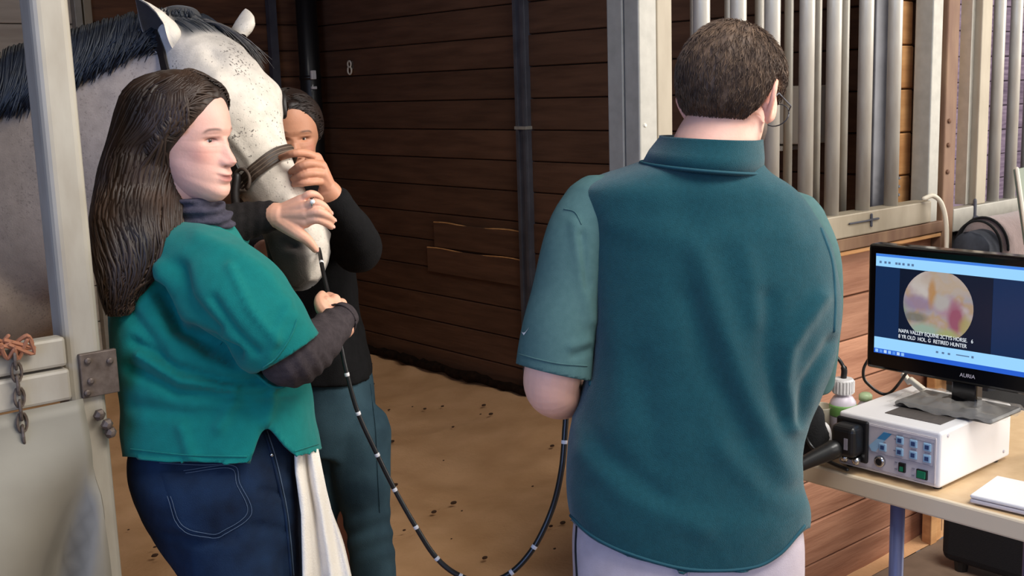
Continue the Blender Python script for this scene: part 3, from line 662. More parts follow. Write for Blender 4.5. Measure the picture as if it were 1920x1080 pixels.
# ---- blanket over a peg rail, and a board edge at the far right
t = thing('folded_blanket', (3.95, 1.83, 1.0), 'grey brown folded blanket hung on the neighbouring stall front', 'blanket')
def drape(r0, r1, y0, name, m, x0, x1, zt):
    R = []
    for i in range(26):
        u = i / 25; x = x0 + (x1 - x0) * u; ring = []
        for k in range(20):
            a = PI * k / 19; rr = 0.085 * r0 * (1 + .06 * mnoise.noise((x * 9, a * 2, 2)))
            ring.append((x + .01 * mnoise.noise((a * 3, x * 4, 5)), y0 - rr * math.cos(a), zt + .10 * (r1 * math.sin(a)) * (1 + .05 * mnoise.noise((x * 6, a, 1))) - .06 * u * 0))
        ring += [(x, y0 + .085 * r0, zt - .45), (x, y0 - .085 * r0 - .02 * math.sin(x * 30), zt - .45)]
        R.append(ring)
    return obj(name, MB().rings(R), m, t, smooth=True)
drape(.80, .80, 1.86, 'lining', M['lining'], 3.575, 3.72, 1.035)
drape(1.0, 1.0, 1.86, 'outer_layer', M['blanket'], 3.66, 4.35, 1.05)
mb = MB()
for x, s in ((3.658, 1.0), (3.625, .92)):
    mb.tube([(x, 1.86 - .087 * s * math.cos(a), 1.05 + .102 * s * math.sin(a)) for a in np.linspace(0, PI, 22)], .0045, 6)
obj('edge_piping', mb, M['black_cloth'], t, smooth=True)
obj('hanging_rail', MB().tube([(3.58, 1.86, 1.02), (4.4, 1.86, 1.02)], .016, 8).tube([(4.3, 1.86, 1.02), (4.3, 1.975, 1.10)], .012, 8).tube([(3.78, 1.86, 1.02), (3.78, 1.975, 1.09)], .010, 8), M['dark_steel'], t)
t = thing('green_board', (2.9, 1.0, 1.2), 'grey green board edge cut off by the right side of the picture', 'board')
o = None
a0 = np.array([4.10, 1.955, 1.03]); 
mb = MB(); q = [P(1899, 318, 3.40), P(1926, 312, 3.50), P(1945, 452, 3.50), P(1919, 460, 3.40)]
ex = nv(np.cross(q[1] - q[0], q[3] - q[0])) * 0.012
ex = ex if ex[1] < 0 else -ex
w4 = [q[0], q[0] + (q[1] - q[0]) * 3, q[3] + (q[2] - q[3]) * 3, q[3]]
obj('panel', MB().rings([w4, [v + ex for v in w4]]), M['green_board'], t, bevel=.002)
obj('edge_strip', MB().tube([q[0] + ex, q[3] + ex], .006, 8), M['off_white'], t)
lg = w4[2]; obj('pole', MB().tube([w4[1], np.array([lg[0], lg[1], .03])], .012, 10), M['dark_steel'], t); obj('pole_foot', MB().lathe([(.12, 0), (.12, .012), (.02, .03)], (lg[0], lg[1], 0), 20), M['dark_steel'], t)
obj('paper_corner', MB().rings([[w4[0] * .80 + w4[1] * .2 + (0, 0, -.03) + ex * 1.05, w4[0] * .4 + w4[1] * .6 + (0, 0, -.03) + ex * 1.05, w4[0] * .4 + w4[1] * .6 + (0, 0, -.10) + ex * 1.05],
                                [w4[0] * .80 + w4[1] * .2 + (0, 0, -.03) + ex * 1.15, w4[0] * .4 + w4[1] * .6 + (0, 0, -.03) + ex * 1.15, w4[0] * .4 + w4[1] * .6 + (0, 0, -.10) + ex * 1.15]]), M['white_plastic'], t)
t.location = tuple((q[0] + q[3]) / 2)
for ch in t.children: ch.matrix_parent_inverse = Matrix.Translation(-Vector(t.location))

# ================================================================== ORGANIC HELPERS
from mathutils.bvhtree import BVHTree
def bvh_of(V, F): return BVHTree.FromPolygons([tuple(v) for v in V], [tuple(f) for f in F])
def hit(b, x, y, default=None):
    d = nv(W2C.T @ np.array([(x - 960) / FPX, (y - 540) / FPX, 1.0]))
    loc, nor, idx, dist = b.ray_cast(Vector(EYE), Vector(d))
    if loc is None: return (default, None)
    return np.array(loc), np.array(nor)
def depth_of(p): return float(W2C[2] @ (np.asarray(p) - EYE))
def proj(V):
    c = (np.asarray(V) - EYE) @ W2C.T
    return 960 + FPX * c[:, 0] / c[:, 2], 540 + FPX * c[:, 1] / c[:, 2]
def ringS(y, xl, xr, d, fr, bk, n=36, p=2.3, tilt=0.0):
    """horizontal body section whose left and right edges meet the outline at xl, xr; fr / bk are its depths towards and away from the aisle"""
    L, R = P(xl, y, d), P(xr, y, d); c = (L + R) / 2; a = (R - L) / 2
    aw = nv([-a[1], a[0], 0]); aw = aw if aw @ AWAY > 0 else -aw
    out = []
    for k in range(n):
        t = 2 * PI * k / n; ct, st = math.cos(t), math.sin(t)
        q = lambda v: math.copysign(abs(v) ** (2 / p), v)
        b = bk if st > 0 else fr
        out.append(c + a * q(ct) + aw * b * q(st) + UPV * tilt * q(ct))
    return np.array(out)
def interp_rings(rows, step=8, **kw):
    rows = np.array(rows, float); ys = rows[:, 0]; out = []
    m = max(2, int((ys[-1] - ys[0]) / step))
    path = smooth_path(rows, m)
    for r in path: out.append(ringS(*r[:6], **kw))
    return out
def px(pts, n=24):
    return smooth_path([P(*q[:3]) for q in pts], n)
def limb(mb, pts, n=24, sides=20, flat=1.0):
    """pts: (px, py, depth, radius in m)"""
    p = smooth_path([list(P(q[0], q[1], q[2])) + [q[3]] for q in pts], n)
    return mb.tube(p[:, :3], p[:, 3], sides, flat=flat)
def limbw(mb, pts, n=24, sides=20):
    p = smooth_path(pts, n); return mb.tube(p[:, :3], p[:, 3], sides)
def pull(V, d, over, tol, direction, scale):
    """bring vertices that lie past a cut line by less than tol back on to it"""
    m = (over > 0) & (over <= tol); V[m] += np.outer(np.asarray(over)[m] * scale, direction) if not np.ndim(direction) == 2 else direction[m] * (over[m] * scale)[:, None]
    return V
def nmesh(name, V, F):
    me = bpy.data.meshes.new(name); me.from_pydata(np.asarray(V).tolist(), [], [tuple(f) for f in F]); me.update(); return me
def normals(V, F):
    me = nmesh('t', V, F); n = np.empty(len(V) * 3); me.vertices.foreach_get('normal', n); bpy.data.meshes.remove(me); return n.reshape(-1, 3)
def cull(V, F, keep):
    """keep faces whose vertices are all kept"""
    F2 = [f for f in F if all(keep[i] for i in f)]
    used = np.zeros(len(V), bool)
    for f in F2:
        for i in f: used[i] = True
    idx = np.cumsum(used) - 1
    return V[used], [tuple(int(idx[i]) for i in f) for f in F2]
def even_edge(V, F, it=14):
    """iron out the cut edges of a garment"""
    cnt = {}
    for f in F:
        for a, b in zip(f, f[1:] + f[:1]):
            k = (a, b) if a < b else (b, a); cnt[k] = cnt.get(k, 0) + 1
    nb = {}
    for (a, b), c in cnt.items():
        if c == 1: nb.setdefault(a, []).append(b); nb.setdefault(b, []).append(a)
    ids = [i for i, n in nb.items() if len(n) == 2]; n0 = np.array([nb[i][0] for i in ids]); n1 = np.array([nb[i][1] for i in ids]); ids = np.array(ids)
    for _ in range(it): V[ids] = .5 * V[ids] + .25 * (V[n0] + V[n1])
    return V
def fbm(V, f, seed=0.0):
    return np.array([mnoise.noise((v[0] * f + seed, v[1] * f, v[2] * f)) for v in V])
def stitch(name, b, pts, m, parent, r=.0012, lift=.0015, n=30, dash=0):
    """a sewn line lying on a garment's surface"""
    q = []
    for x, y in smooth_path(pts, n):
        h, nr = hit(b, x, y)
        if h is not None: q.append(h + nr * lift)
    if len(q) < 3: return None
    mb = MB()
    if dash:
        for i in range(0, len(q) - dash, dash + 1): mb.tube(q[i:i + dash], r, 5)
    else: mb.tube(q, r, 6)
    return obj(name, mb, m, parent, smooth=True)

G = lambda x, s: np.exp(-(x / s) ** 2)
def head_grid(na=200, ne=150):
    u = np.linspace(-1, 1, na, endpoint=False)
    az = np.sign(u) * (0.42 * np.abs(u) + 0.58 * np.abs(u) ** 2.2) * 180
    v = np.linspace(-1, 1, ne); el = -12 + (v * 0.55 + 0.45 * v ** 3) * 100; el = np.clip(el, -89, 88.8)
    A, E = np.meshgrid(az, el); return A, E
def head_surface(A, E, fem=1.0, mouth_open=0.0):
    a, e = np.radians(A), np.radians(E)
    D = np.stack([np.sin(a) * np.cos(e), np.cos(a) * np.cos(e), np.sin(e)], -1)
    def ell(c, r):
        c = np.array(c); r = np.array(r); d = D / r; o_ = -c / r
        qa = (d * d).sum(-1); qb = 2 * (d * o_).sum(-1); qc = (o_ * o_).sum() - 1
        disc = np.maximum(qb * qb - 4 * qa * qc, 1e-9); return (-qb + np.sqrt(disc)) / (2 * qa)
    r1 = ell((0, -.05, .11), (.335, .435, .385)); r2 = ell((0, .125, -.19), (.235 + .055 * (1 - fem), .262, .302))
    k = 26.0; r = np.log(np.exp(k * r1) + np.exp(k * r2)) / k
    def prof(pts):
        pts = np.array(pts); el = np.degrees(np.arctan2(pts[:, 1], pts[:, 0])); rr = np.hypot(pts[:, 0], pts[:, 1])
        o_ = np.argsort(el); return el[o_], rr[o_]
    broad = [(.25, .43), (.305, .40), (.37, .28), (.395, .17), (.40, .09), (.385, 0), (.382, -.1), (.385, -.2), (.388, -.28), (.378, -.35), (.378, -.41), (.33, -.475), (.22, -.505), (.12, -.50)]
    fine = [(.25, .43), (.305, .40), (.37, .28), (.395, .17), (.402, .09), (.388, .035), (.402, -.03), (.434, -.09), (.47, -.145), (.478, -.172), (.446, -.205), (.402, -.222), (.408, -.25), (.422, -.272), (.402, -.292), (.417, -.318), (.384, -.355), (.392, -.40), (.38, -.44), (.33, -.485), (.22, -.505), (.12, -.50)]
    be, br = prof(broad); fe, fr = prof(fine)
    e0 = np.linspace(-89, 89, 400); k0 = np.stack([np.zeros_like(e0), np.cos(np.radians(e0)), np.sin(np.radians(e0))], -1)
    Dsave = D; D = k0; rb0 = np.log(np.exp(k * ell((0, -.05, .11), (.335, .435, .385))) + np.exp(k * ell((0, .125, -.19), (.235, .262, .302)))) / k; D = Dsave
    base0 = np.interp(E, e0, rb0); bb = np.interp(E, be, br); ff = np.interp(E, fe, fr)
    inb = 1 / (1 + np.exp(-(E + 74) / 4)) / (1 + np.exp((E - 56) / 4))
    r = r + (bb - base0) * G(A, 42) * inb
    wn = np.interp(E, [-60, -48, -40, -33, -29, -25, -19, -8, 0, 8, 20], [20, 18, 15, 14, 10, 9.0, 7.0, 5.2, 5.0, 9, 20])
    r = r + (ff - bb) * np.exp(-np.abs(A / wn) ** 2.4) * inb
    aa = np.abs(A)
    r = r + .020 * G(aa - 8.5, 3.6) * G(E + 22, 3.6) - .016 * G(aa - 5.5, 2.2) * G(E + 26.3, 1.8)
    r = r - .046 * G(aa - 20, 9.5) * G(E - 0, 6.5) + .012 * G(aa - 19, 13) * G(E - 11, 4.0)
    r = r + .016 * G(aa - 36, 13) * G(E + 15, 11) - .012 * G(aa - 62, 14) * G(E - 14, 16)
    r = r + .020 * G(aa - 20, 9) * G(E - 5.0, 2.2) + .011 * G(aa - 20, 8.5) * G(E + 5.2, 2.2)
    r = r - .007 * np.exp(-(A / 12.5) ** 4) * G(E + 36.2, 1.1) - .006 * G(aa - 15, 4) * G(E + 36, 5)
    r = r + .010 * G(aa - 64, 22) * G(E + 38, 12)
    return D, r
def head_frame(f, up=UPV):
    f = nv(f); x = nv(np.cross(f, up)); z = np.cross(x, f); return np.stack([x, f, z], 1)      # columns: right, forward, up
def make_head(c, f, h, skin, lip, brow, up=UPV, fem=1.0, ears=True, lash=1.0, es=1.0):
    """returns (V, F, colours, frame); c is the middle of the head at eye level"""
    A, E = head_grid(); D, r = head_surface(A, E, fem); R = head_frame(f, up)
    V = (D * r[..., None]).reshape(-1, 3); ne, na = A.shape
    F = [(i * na + j, i * na + (j + 1) % na, (i + 1) * na + (j + 1) % na, (i + 1) * na + j) for i in range(ne - 1) for j in range(na)]
    C = np.tile(np.array(lin(skin)), (V.shape[0], 1)); a, e = A.ravel(), E.ravel(); aa = np.abs(a)
    def mixc(col, m):
        nonlocal C
        m = np.clip(m, 0, 1)[:, None]; C = C * (1 - m) + np.array(lin(col)) * m
    mixc((214, 128, 112), .38 * G(aa - 34, 14) * G(e + 17, 11) + .35 * G(a, 9) * G(e + 20, 6))
    mixc(lip, .75 * np.exp(-(a / 11.5) ** 4) * np.exp(-((e + 36.2) / 3.3) ** 4))
    mixc((92, 44, 40), .75 * np.exp(-(a / 12) ** 4) * G(e + 36.2, .9))
    arch = 10.5 + 2.6 * np.cos(np.radians((aa - 21) * 5)) - np.maximum(0, aa - 27) * .30
    mixc(brow, .85 * np.exp(-((aa - 21) / 11.5) ** 6) * np.exp(-((e - arch) / 1.7) ** 2))
    mixc((40, 26, 22), lash * .9 * np.exp(-((aa - 20) / 8.6) ** 4) * G(e - 3.0 + ((aa - 20) / 9) ** 2 * 2.2, 1.0))
    mixc((70, 30, 26), .8 * G(aa - 5.5, 2.0) * G(e + 26.3, 1.5))
    mb = MB(); mb.add((V * h) @ R.T + c, F); cols = [C]
    if ears:
        for s in (1, -1):
            n0 = mb.n; q = lambda x, y, z: (np.array([s * (.34 - .028 * (1 - fem) + (x - .34) * es), -.02 + (y + .02) * es, -.055 + (z + .055) * es]) * h) @ R.T + c
            Er = head_frame(R @ nv([s * .45, -.9, 0]), R[:, 2])
            mb.ball(q(.352, -.045, -.06), np.array([.022, .055, .115]) * h * es, 14, 10, R @ np.array(Matrix.Rotation(-s * .42, 3, 'Z') @ Matrix.Rotation(.22, 3, 'X')))
            rim = [(.335, .0, .035), (.355, -.02, .065), (.385, -.07, .06), (.40, -.105, .01), (.395, -.105, -.05), (.372, -.075, -.11), (.345, -.035, -.155), (.335, -.01, -.165)]
            mb.tube(smooth_path([q(*p_) for p_ in rim], 22), np.interp(np.linspace(0, 1, 22), [0, .5, .85, 1], [.014, .018, .020, .012]) * h * es, 8)
            ec = np.tile(np.array(lin(skin)), (mb.n - n0, 1)) * np.array([1.0, .86, .82]); cols.append(ec)
    Vv, Ff = mb.arrays(); return Vv, Ff, np.concatenate(cols), R
def eye_parts(c, R, h, parent, iris, fem=1.0, look=(0, 0)):
    white = mat('eye white', (224, 214, 208), .25); irm = mat('iris', iris, .2); pm = mat('pupil', (8, 8, 8), .1)
    for s in (1, -1):
        A = np.array([[s * 20.0]]); E_ = np.array([[0.4]]); D, r = head_surface(A, E_, fem)
        p = D[0, 0] * (r[0, 0] - .046) * h; w_ = p @ R.T + c
        d = nv(R @ nv([s * .10 + look[0], 1, look[1]]))
        e = obj('eyeball', MB().ball(w_, .054 * h, 20, 14), white, parent, smooth=True)
        prof = lambda rr, off: [(.0001, .054 * h + off + .0002)] + [(rr * k, math.sqrt((.054 * h + off) ** 2 - (rr * k) ** 2)) for k in (.35, .7, 1.0)]
        obj('iris', MB().lathe(prof(.024 * h, .0006)[::-1], w_, 18, d), irm, e, smooth=True)
        obj('pupil', MB().lathe(prof(.011 * h, .0011)[::-1], w_, 14, d), pm, e, smooth=True)
def hair_cap(name, c, R, h, m, parent, hairline, thick, fem=1.0, sink=.035, noise_amp=.012, nf=24, a_extra=None):
    """hair shell over the skull; hairline(az, el) > 0 where hair grows"""
    A, E = head_grid(180, 130); D, r = head_surface(A, E, fem)
    msk = 1 / (1 + np.exp(-hairline(A, E) / 2.2)); rr = r - sink + msk * (sink + thick * (0.35 + .65 * np.clip(hairline(A, E) / 22, 0, 1)))
    V = (D * rr[..., None]).reshape(-1, 3)
    nn = np.array([mnoise.noise((v[0] * nf, v[1] * nf, v[2] * nf * .5)) for v in V]); V = V * (1 + noise_amp * nn * msk.ravel())[:, None]
    ne, na = A.shape
    F = [(i * na + j, i * na + (j + 1) % na, (i + 1) * na + (j + 1) % na, (i + 1) * na + j) for i in range(ne - 1) for j in range(na)]
    o = link(name, nmesh(name, (V * h) @ R.T + c, F), m, parent, smooth=True)
    def at(az, el, lift=0.0):
        A1 = np.array([[az]]); E1 = np.array([[el]]); D1, r1 = head_surface(A1, E1, fem)
        mk = 1 / (1 + np.exp(-hairline(A1, E1) / 2.2)); q = r1 - sink + mk * (sink + thick * (0.35 + .65 * np.clip(hairline(A1, E1) / 22, 0, 1)))
        return (D1[0, 0] * (q[0, 0] + lift) * h) @ R.T + c
    return o, at
def hand(mb, wrist, knuckles, fingers, thumb, rk=.0125):
    """wrist (p, r); knuckles: four points; fingers: list of point lists starting at each knuckle; thumb: point list"""
    w0 = np.asarray(wrist, float)
    for k, kn in enumerate(knuckles):
        kn = np.asarray(kn, float); mb.tube([w0 + (kn - w0) * .02, w0 + (kn - w0) * .5, kn], [.019, .0155, rk], 12)
    for a, b in zip(knuckles[:-1], knuckles[1:]):
        mid0 = (np.asarray(a) + np.asarray(b)) / 2
        mb.tube([w0 + (mid0 - w0) * .25, w0 + (mid0 - w0) * .62, mid0 + (w0 - mid0) * .08], [.017, .0145, .011], 10)
    rs = [(.0105, .0098, .0088, .0072), (.0108, .0100, .0090, .0073), (.0102, .0095, .0086, .0070), (.0090, .0083, .0075, .0062)]
    for f, r in zip(fingers, rs):
        p = smooth_path(f, 14); mb.tube(p, np.interp(np.linspace(0, 1, 14), [0, .4, .7, 1], r), 10)
    p = smooth_path(thumb, 14); mb.tube(p, np.interp(np.linspace(0, 1, 14), [0, .35, .7, 1], (.019, .0145, .0115, .0085)), 10)
    return mb
def shoe(name, pos, fwd, m, parent, L=.28):
    fwd = nv(fwd); sd = np.array([fwd[1], -fwd[0], 0]); R = []
    for s, w_, h_ in ((-.36, .02, .05), (-.33, .034, .075), (-.2, .038, .09), (0, .042, .075), (.2, .048, .055), (.4, .045, .04), (.55, .032, .032), (.62, .01, .02)):
        c = np.asarray(pos, float) + fwd * s * L; R.append([c + sd * w_ * math.cos(t) * (1.0) + UPV * max(0.001, h_ * (.5 + .5 * math.sin(t) * (1 if math.sin(t) > 0 else 1))) for t in np.linspace(0, 2 * PI, 16, endpoint=False)])
    return obj(name, MB().rings(R), m, parent, smooth=True)
def attr_mat(name, rough=.5, var=.05, scale=30, bump=.1, bscale=200, sss=.08, spec=.4, **k):
    return mat(name, (200, 160, 140), rough, var=var, scale=scale, bump=bump, bscale=bscale, attr=True, sss=sss, spec=spec, **k)
def join_skin(name, parts, m, root=None):
    mb = MB(); cols = []
    for V, F, C in parts:
        mb.add(V, F); C = np.asarray(C, float); cols.append(np.tile(C, (len(V), 1)) if C.ndim == 1 else C)
    me = mb.mesh(name); set_col(me, np.concatenate(cols)); return link(name, me, m, root, smooth=True)
# ================================================================== HORSE
def coat_mat():
    m, nt, b = newmat('grey horse coat'); N = nt.nodes.new; L = nt.links.new
    b.inputs['Roughness'].default_value = .75; b.inputs['Specular IOR Level'].default_value = .25; b.inputs['Sheen Weight'].default_value = .15
    at = N('ShaderNodeAttribute'); at.attribute_name = 'Col'; fa = N('ShaderNodeAttribute'); fa.attribute_name = 'Fleck'
    tc = N('ShaderNodeTexCoord')
    v = N('ShaderNodeTexNoise'); v.inputs['Scale'].default_value = 165; v.inputs['Detail'].default_value = 2; L(tc.outputs['Object'], v.inputs['Vector'])
    v2 = N('ShaderNodeTexNoise'); v2.inputs['Scale'].default_value = 9; v2.inputs['Detail'].default_value = 3; L(tc.outputs['Object'], v2.inputs['Vector'])
    ml = N('ShaderNodeMath'); ml.operation = 'MULTIPLY_ADD'; ml.inputs[1].default_value = .42; L(v2.outputs['Fac'], ml.inputs[0]); L(v.outputs['Fac'], ml.inputs[2])
    r = N('ShaderNodeMapRange'); r.inputs[1].default_value = .845; r.inputs[2].default_value = .91; r.inputs[4].default_value = .85; L(ml.outputs[0], r.inputs[0])
    mm = N('ShaderNodeMath'); mm.operation = 'MULTIPLY'; L(r.outputs[0], mm.inputs[0]); L(fa.outputs['Fac'], mm.inputs[1])
    mx = N('ShaderNodeMix'); mx.data_type = 'RGBA'; L(mm.outputs[0], mx.inputs['Factor']); L(at.outputs['Color'], mx.inputs['A']); mx.inputs['B'].default_value = (*lin((66, 56, 52)), 1)
    # soft hair mottling
    v3 = N('ShaderNodeTexNoise'); v3.inputs['Scale'].default_value = 40; v3.inputs['Detail'].default_value = 6; L(tc.outputs['Object'], v3.inputs['Vector'])
    r3 = N('ShaderNodeMapRange'); r3.inputs[1].default_value = .3; r3.inputs[2].default_value = .7; r3.inputs[3].default_value = .86; r3.inputs[4].default_value = 1.08; L(v3.outputs['Fac'], r3.inputs[0])
    hs = N('ShaderNodeHueSaturation'); L(r3.outputs[0], hs.inputs['Value']); L(mx.outputs['Result'], hs.inputs['Color']); L(hs.outputs[0], b.inputs['Base Color'])
    nb = N('ShaderNodeTexNoise'); nb.inputs['Scale'].default_value = 260; L(tc.outputs['Object'], nb.inputs['Vector'])
    bp = N('ShaderNodeBump'); bp.inputs['Strength'].default_value = .25; bp.inputs['Distance'].default_value = .003; L(nb.outputs['Fac'], bp.inputs['Height']); L(bp.outputs[0], b.inputs['Normal'])
    return m
M['coat'] = coat_mat(); M['mane'] = mat('blue black mane', (30, 36, 46), .55, scale=30, rgb2=(20, 24, 30)); M['forelock'] = mat('grey forelock', (92, 88, 86), .6, scale=40, rgb2=(62, 60, 60))
M['leather'] = mat('brown leather', (74, 60, 50), .5, scale=60, rgb2=(58, 46, 38), bump=.2); M['dark_leather'] = mat('dark leather', (34, 28, 26), .5)

HA, HB = P(372, 62, 2.66), P(592, 492, 2.50)
HL = np.linalg.norm(HB - HA); hu = nv(HB - HA)
cam2w = lambda v: W2C.T @ np.array(v, float)
hn = cam2w((.80, -.30, -.55)); hn = nv(hn - hu * (hn @ hu)); hl = nv(np.cross(hu, hn))       # hl points to the horse's own right or left side
if hl @ cam2w((-1, 0, 0)) < 0: hl = -hl
HT = np.array([  # s, dorsal, ventral, half width
    (-.12, .005, -.105, .060), (-.04, .018, -.112, .068), (.04, .040, -.125, .078), (.12, .066, -.145, .096), (.22, .086, -.17, .108), (.32, .086, -.188, .111), (.42, .076, -.178, .097), (.52, .060, -.135, .074),
    (.62, .054, -.098, .062), (.74, .049, -.076, .054), (.84, .049, -.086, .058), (.91, .045, -.100, .061), (.96, .036, -.104, .058), (1.0, .018, -.100, .050), (1.03, -.006, -.088, .038), (1.05, -.028, -.066, .018)])
def head_pt(s, t, off=0.0):
    """s along the head (0 poll, 1 lips), t around (0 = the horse's right side, pi/2 = dorsal)"""
    zt, zb, w_ = [np.interp(s, HT[:, 0], HT[:, k]) for k in (1, 2, 3)]
    c, sn = math.cos(t), math.sin(t); q = lambda v, p: math.copysign(abs(v) ** (2 / p), v)
    zc = (zt * .55 + zb * .45) if s < .6 else (zt + zb) / 2
    hh = (zt - zc) if sn > 0 else (zc - zb)
    ww = w_ * (1 - .28 * max(0, -sn) * np.interp(s, [.1, .35, .6, .9], [.2, .9, .8, .2]))
    x = ww * q(c, 2.35); z = zc + hh * q(sn, 2.6 if sn > 0 else 2.1)
    ac = abs(c); e = 0.0
    dt = math.atan2(sn, ac)
    e += .016 * math.exp(-((s - .36) / .055) ** 2 - ((dt - .50) / .22) ** 2) + .012 * math.exp(-((s - .31) / .05) ** 2 - ((dt - .75) / .2) ** 2)      # orbit
    e -= .010 * math.exp(-((s - .20) / .05) ** 2 - ((dt - .95) / .22) ** 2)                                       # hollow above the eye
    e += .006 * math.exp(-((s - .50) / .14) ** 2 - ((dt - .35) / .12) ** 2)                                       # facial crest
    e += .014 * math.exp(-((s - .925) / .045) ** 2 - ((dt - .55) / .30) ** 2)                                     # nostril wing
    e -= .026 * math.exp(-((s - .935 - .05 * (dt - .5)) / .018) ** 2 - ((dt - .48) / .24) ** 2)                    # nostril
    e -= .010 * math.exp(-((s - .955) / .09) ** 2 - ((dt + .48 + (.96 - s) * .9) / .07) ** 2)                      # mouth line
    e += .006 * math.exp(-((s - .97) / .05) ** 2 - ((dt + .85) / .2) ** 2)
    return HA + hu * s * HL + hl * x + hn * z + nv(hl * c * .9 + hn * sn) * (e + off)
ns, nt_ = 130, 96
mbh = MB(); ss = np.r_[np.linspace(-.12, .8, 80), np.linspace(.805, 1.045, 50)]
tt = np.linspace(0, 2 * PI, nt_, endpoint=False)
R = [[head_pt(s, t) for t in tt] for s in ss]
mbh.rings(R); hV, hF = mbh.arrays()
HW = np.array((238, 228, 214)); HGY = np.array((120, 112, 108))
cs = []
for s in ss:
    for t in tt:
        sn, ac = math.sin(t), abs(math.cos(t)); dt = math.atan2(sn, ac)
        col = np.array((216, 205, 191.0))
        mz = min(1, max(0, (s - .72) / .2)); col = col * (1 - .22 * mz) + np.array((176, 168, 156.)) * .22 * mz
        k = math.exp(-((s - .935) / .06) ** 2 - ((dt - .5) / .5) ** 2); col = col * (1 - .85 * k) + np.array((62, 58, 56)) * .85 * k
        k = min(1, max(0, (s - .84) / .06)) * min(1, max(0, (-.05 - dt) / .35)); col = col * (1 - .85 * k) + np.array((88, 80, 72)) * .85 * k
        k = min(1, max(0, (s - .90) / .05)) * math.exp(-((dt + .55) / .2) ** 2); col = col * (1 - .7 * k) + np.array((44, 40, 38)) * .7 * k
        k = math.exp(-((s - .36) / .05) ** 2 - ((dt - .50) / .22) ** 2); col = col * (1 - .6 * k) + np.array((90, 84, 82)) * .6 * k
        k = math.exp(-((s - .66) / .06) ** 2 - ((dt - .1) / .5) ** 2); col = col * (1 - .25 * k) + np.array((130, 122, 120)) * .25 * k
        k = min(1, max(0, (s - .74) / .12)) * min(1, max(0, (1.15 - dt) / .40)); col = col * (1 - .92 * k) + np.array((66, 59, 54)) * .92 * k  # muzzle sides: grey skin, with shadow painted in as well
        k = min(1, max(0, (.075 - s) / .05)) * min(1, max(0, (dt - .45) / .3)); col = col * (1 - .95 * k) + np.array((40, 42, 46)) * .95 * k
        k = math.exp(-((s - .12) / .16) ** 2 - ((dt - 1.57) / .45) ** 2); col = col * (1 - .5 * k) + np.array((120, 116, 114)) * .5 * k
        cs.append(lin(col))
hC = np.array(cs); hFl = np.tile(np.interp(ss, [0, .2, .5, .62, .8, 1], [.9, 1, .95, .9, .5, .2])[:, None], (1, nt_)).ravel()
# neck, trunk, legs in one skin
mb = MB()
nk = [(352, 135, 2.70, .150), (285, 175, 2.74, .185), (195, 232, 2.78, .225), (95, 288, 2.83, .262), (0, 350, 2.90, .315), (-120, 408, 2.98, .345), (-230, 432, 3.08, .325), (-330, 450, 3.20, .27), (-420, 470, 3.32, .16)]
path = smooth_path([list(P(a, b, c)) + [r] for a, b, c, r in nk], 34)
T = np.gradient(path[:, :3], axis=0); T /= np.linalg.norm(T, axis=1)[:, None]
Rr = []
for (x, y, z, r), t_ in zip(path, T):
    up = nv(UPV - t_ * t_[2]); sd = np.cross(t_, up); ang = np.linspace(0, 2 * PI, 40, endpoint=False)
    wf = np.interp(x, [.55, .75, 1.0], [.72, .60, .52]) if r > .2 else .55
    Rr.append([np.array((x, y, z)) + up * r * math.sin(a) + sd * r * wf * math.cos(a) * (1 - .30 * max(0, math.sin(a)) ** 2) for a in ang])
mb.rings(Rr)
N0 = P(-120, 420, 2.98); bd = nv([-.80, .60, 0]); bs_ = np.array([bd[1], -bd[0], 0])
zz = lambda q, z: np.array([q[0], q[1], z])
sh = zz(N0, 0)
spine = [(-.10, 1.20, .26), (.15, 1.22, .33), (.45, 1.16, .335), (.8, 1.14, .34), (1.1, 1.18, .335), (1.35, 1.22, .30), (1.52, 1.22, .20)]
sp = smooth_path([list(sh + bd * a + UPV * z) + [r] for a, z, r in spine], 30); mb.tube(sp[:, :3], sp[:, 3], 28)
HFEET = []
for (a, s, fr) in ((.12, .17, 1), (.16, -.17, 1), (1.32, .17, 0), (1.40, -.17, 0)):
    b0 = sh + bd * a + bs_ * s; f = -bd
    if fr: L_ = [(0, 1.02, .13), (.02, .80, .095), (.0, .52, .058), (.01, .48, .060), (-.0, .42, .045), (0, .22, .036), (.0, .17, .043), (.04, .09, .038), (.06, .04, .05)]
    else: L_ = [(0, 1.12, .20), (.10, .88, .15), (.05, .70, .095), (-.11, .53, .062), (-.14, .49, .060), (-.12, .40, .045), (-.09, .22, .040), (-.08, .17, .046), (-.03, .09, .040), (-.01, .04, .052)]
    limbw(mb, [list(b0 + f * x + UPV * z) + [r] for x, z, r in L_], 34, 16); HFEET.append(b0 + f * L_[-1][0])
bV, bF = remesh(mb, .014, 8)
bn = fbm(bV, 5.0); bx, by = proj(bV)
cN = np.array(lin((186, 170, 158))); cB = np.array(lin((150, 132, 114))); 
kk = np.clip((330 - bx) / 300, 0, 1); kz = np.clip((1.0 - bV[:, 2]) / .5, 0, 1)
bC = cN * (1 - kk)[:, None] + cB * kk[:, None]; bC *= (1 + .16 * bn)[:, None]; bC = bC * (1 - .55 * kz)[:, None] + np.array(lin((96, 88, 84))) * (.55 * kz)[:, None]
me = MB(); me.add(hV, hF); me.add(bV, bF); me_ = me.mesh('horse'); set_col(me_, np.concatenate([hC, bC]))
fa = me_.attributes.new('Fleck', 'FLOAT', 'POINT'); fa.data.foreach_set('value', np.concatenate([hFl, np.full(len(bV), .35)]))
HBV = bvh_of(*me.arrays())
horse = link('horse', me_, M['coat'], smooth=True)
tag(horse, 'flea-bitten grey horse with a dark mane, its muzzle held by two women', 'horse')
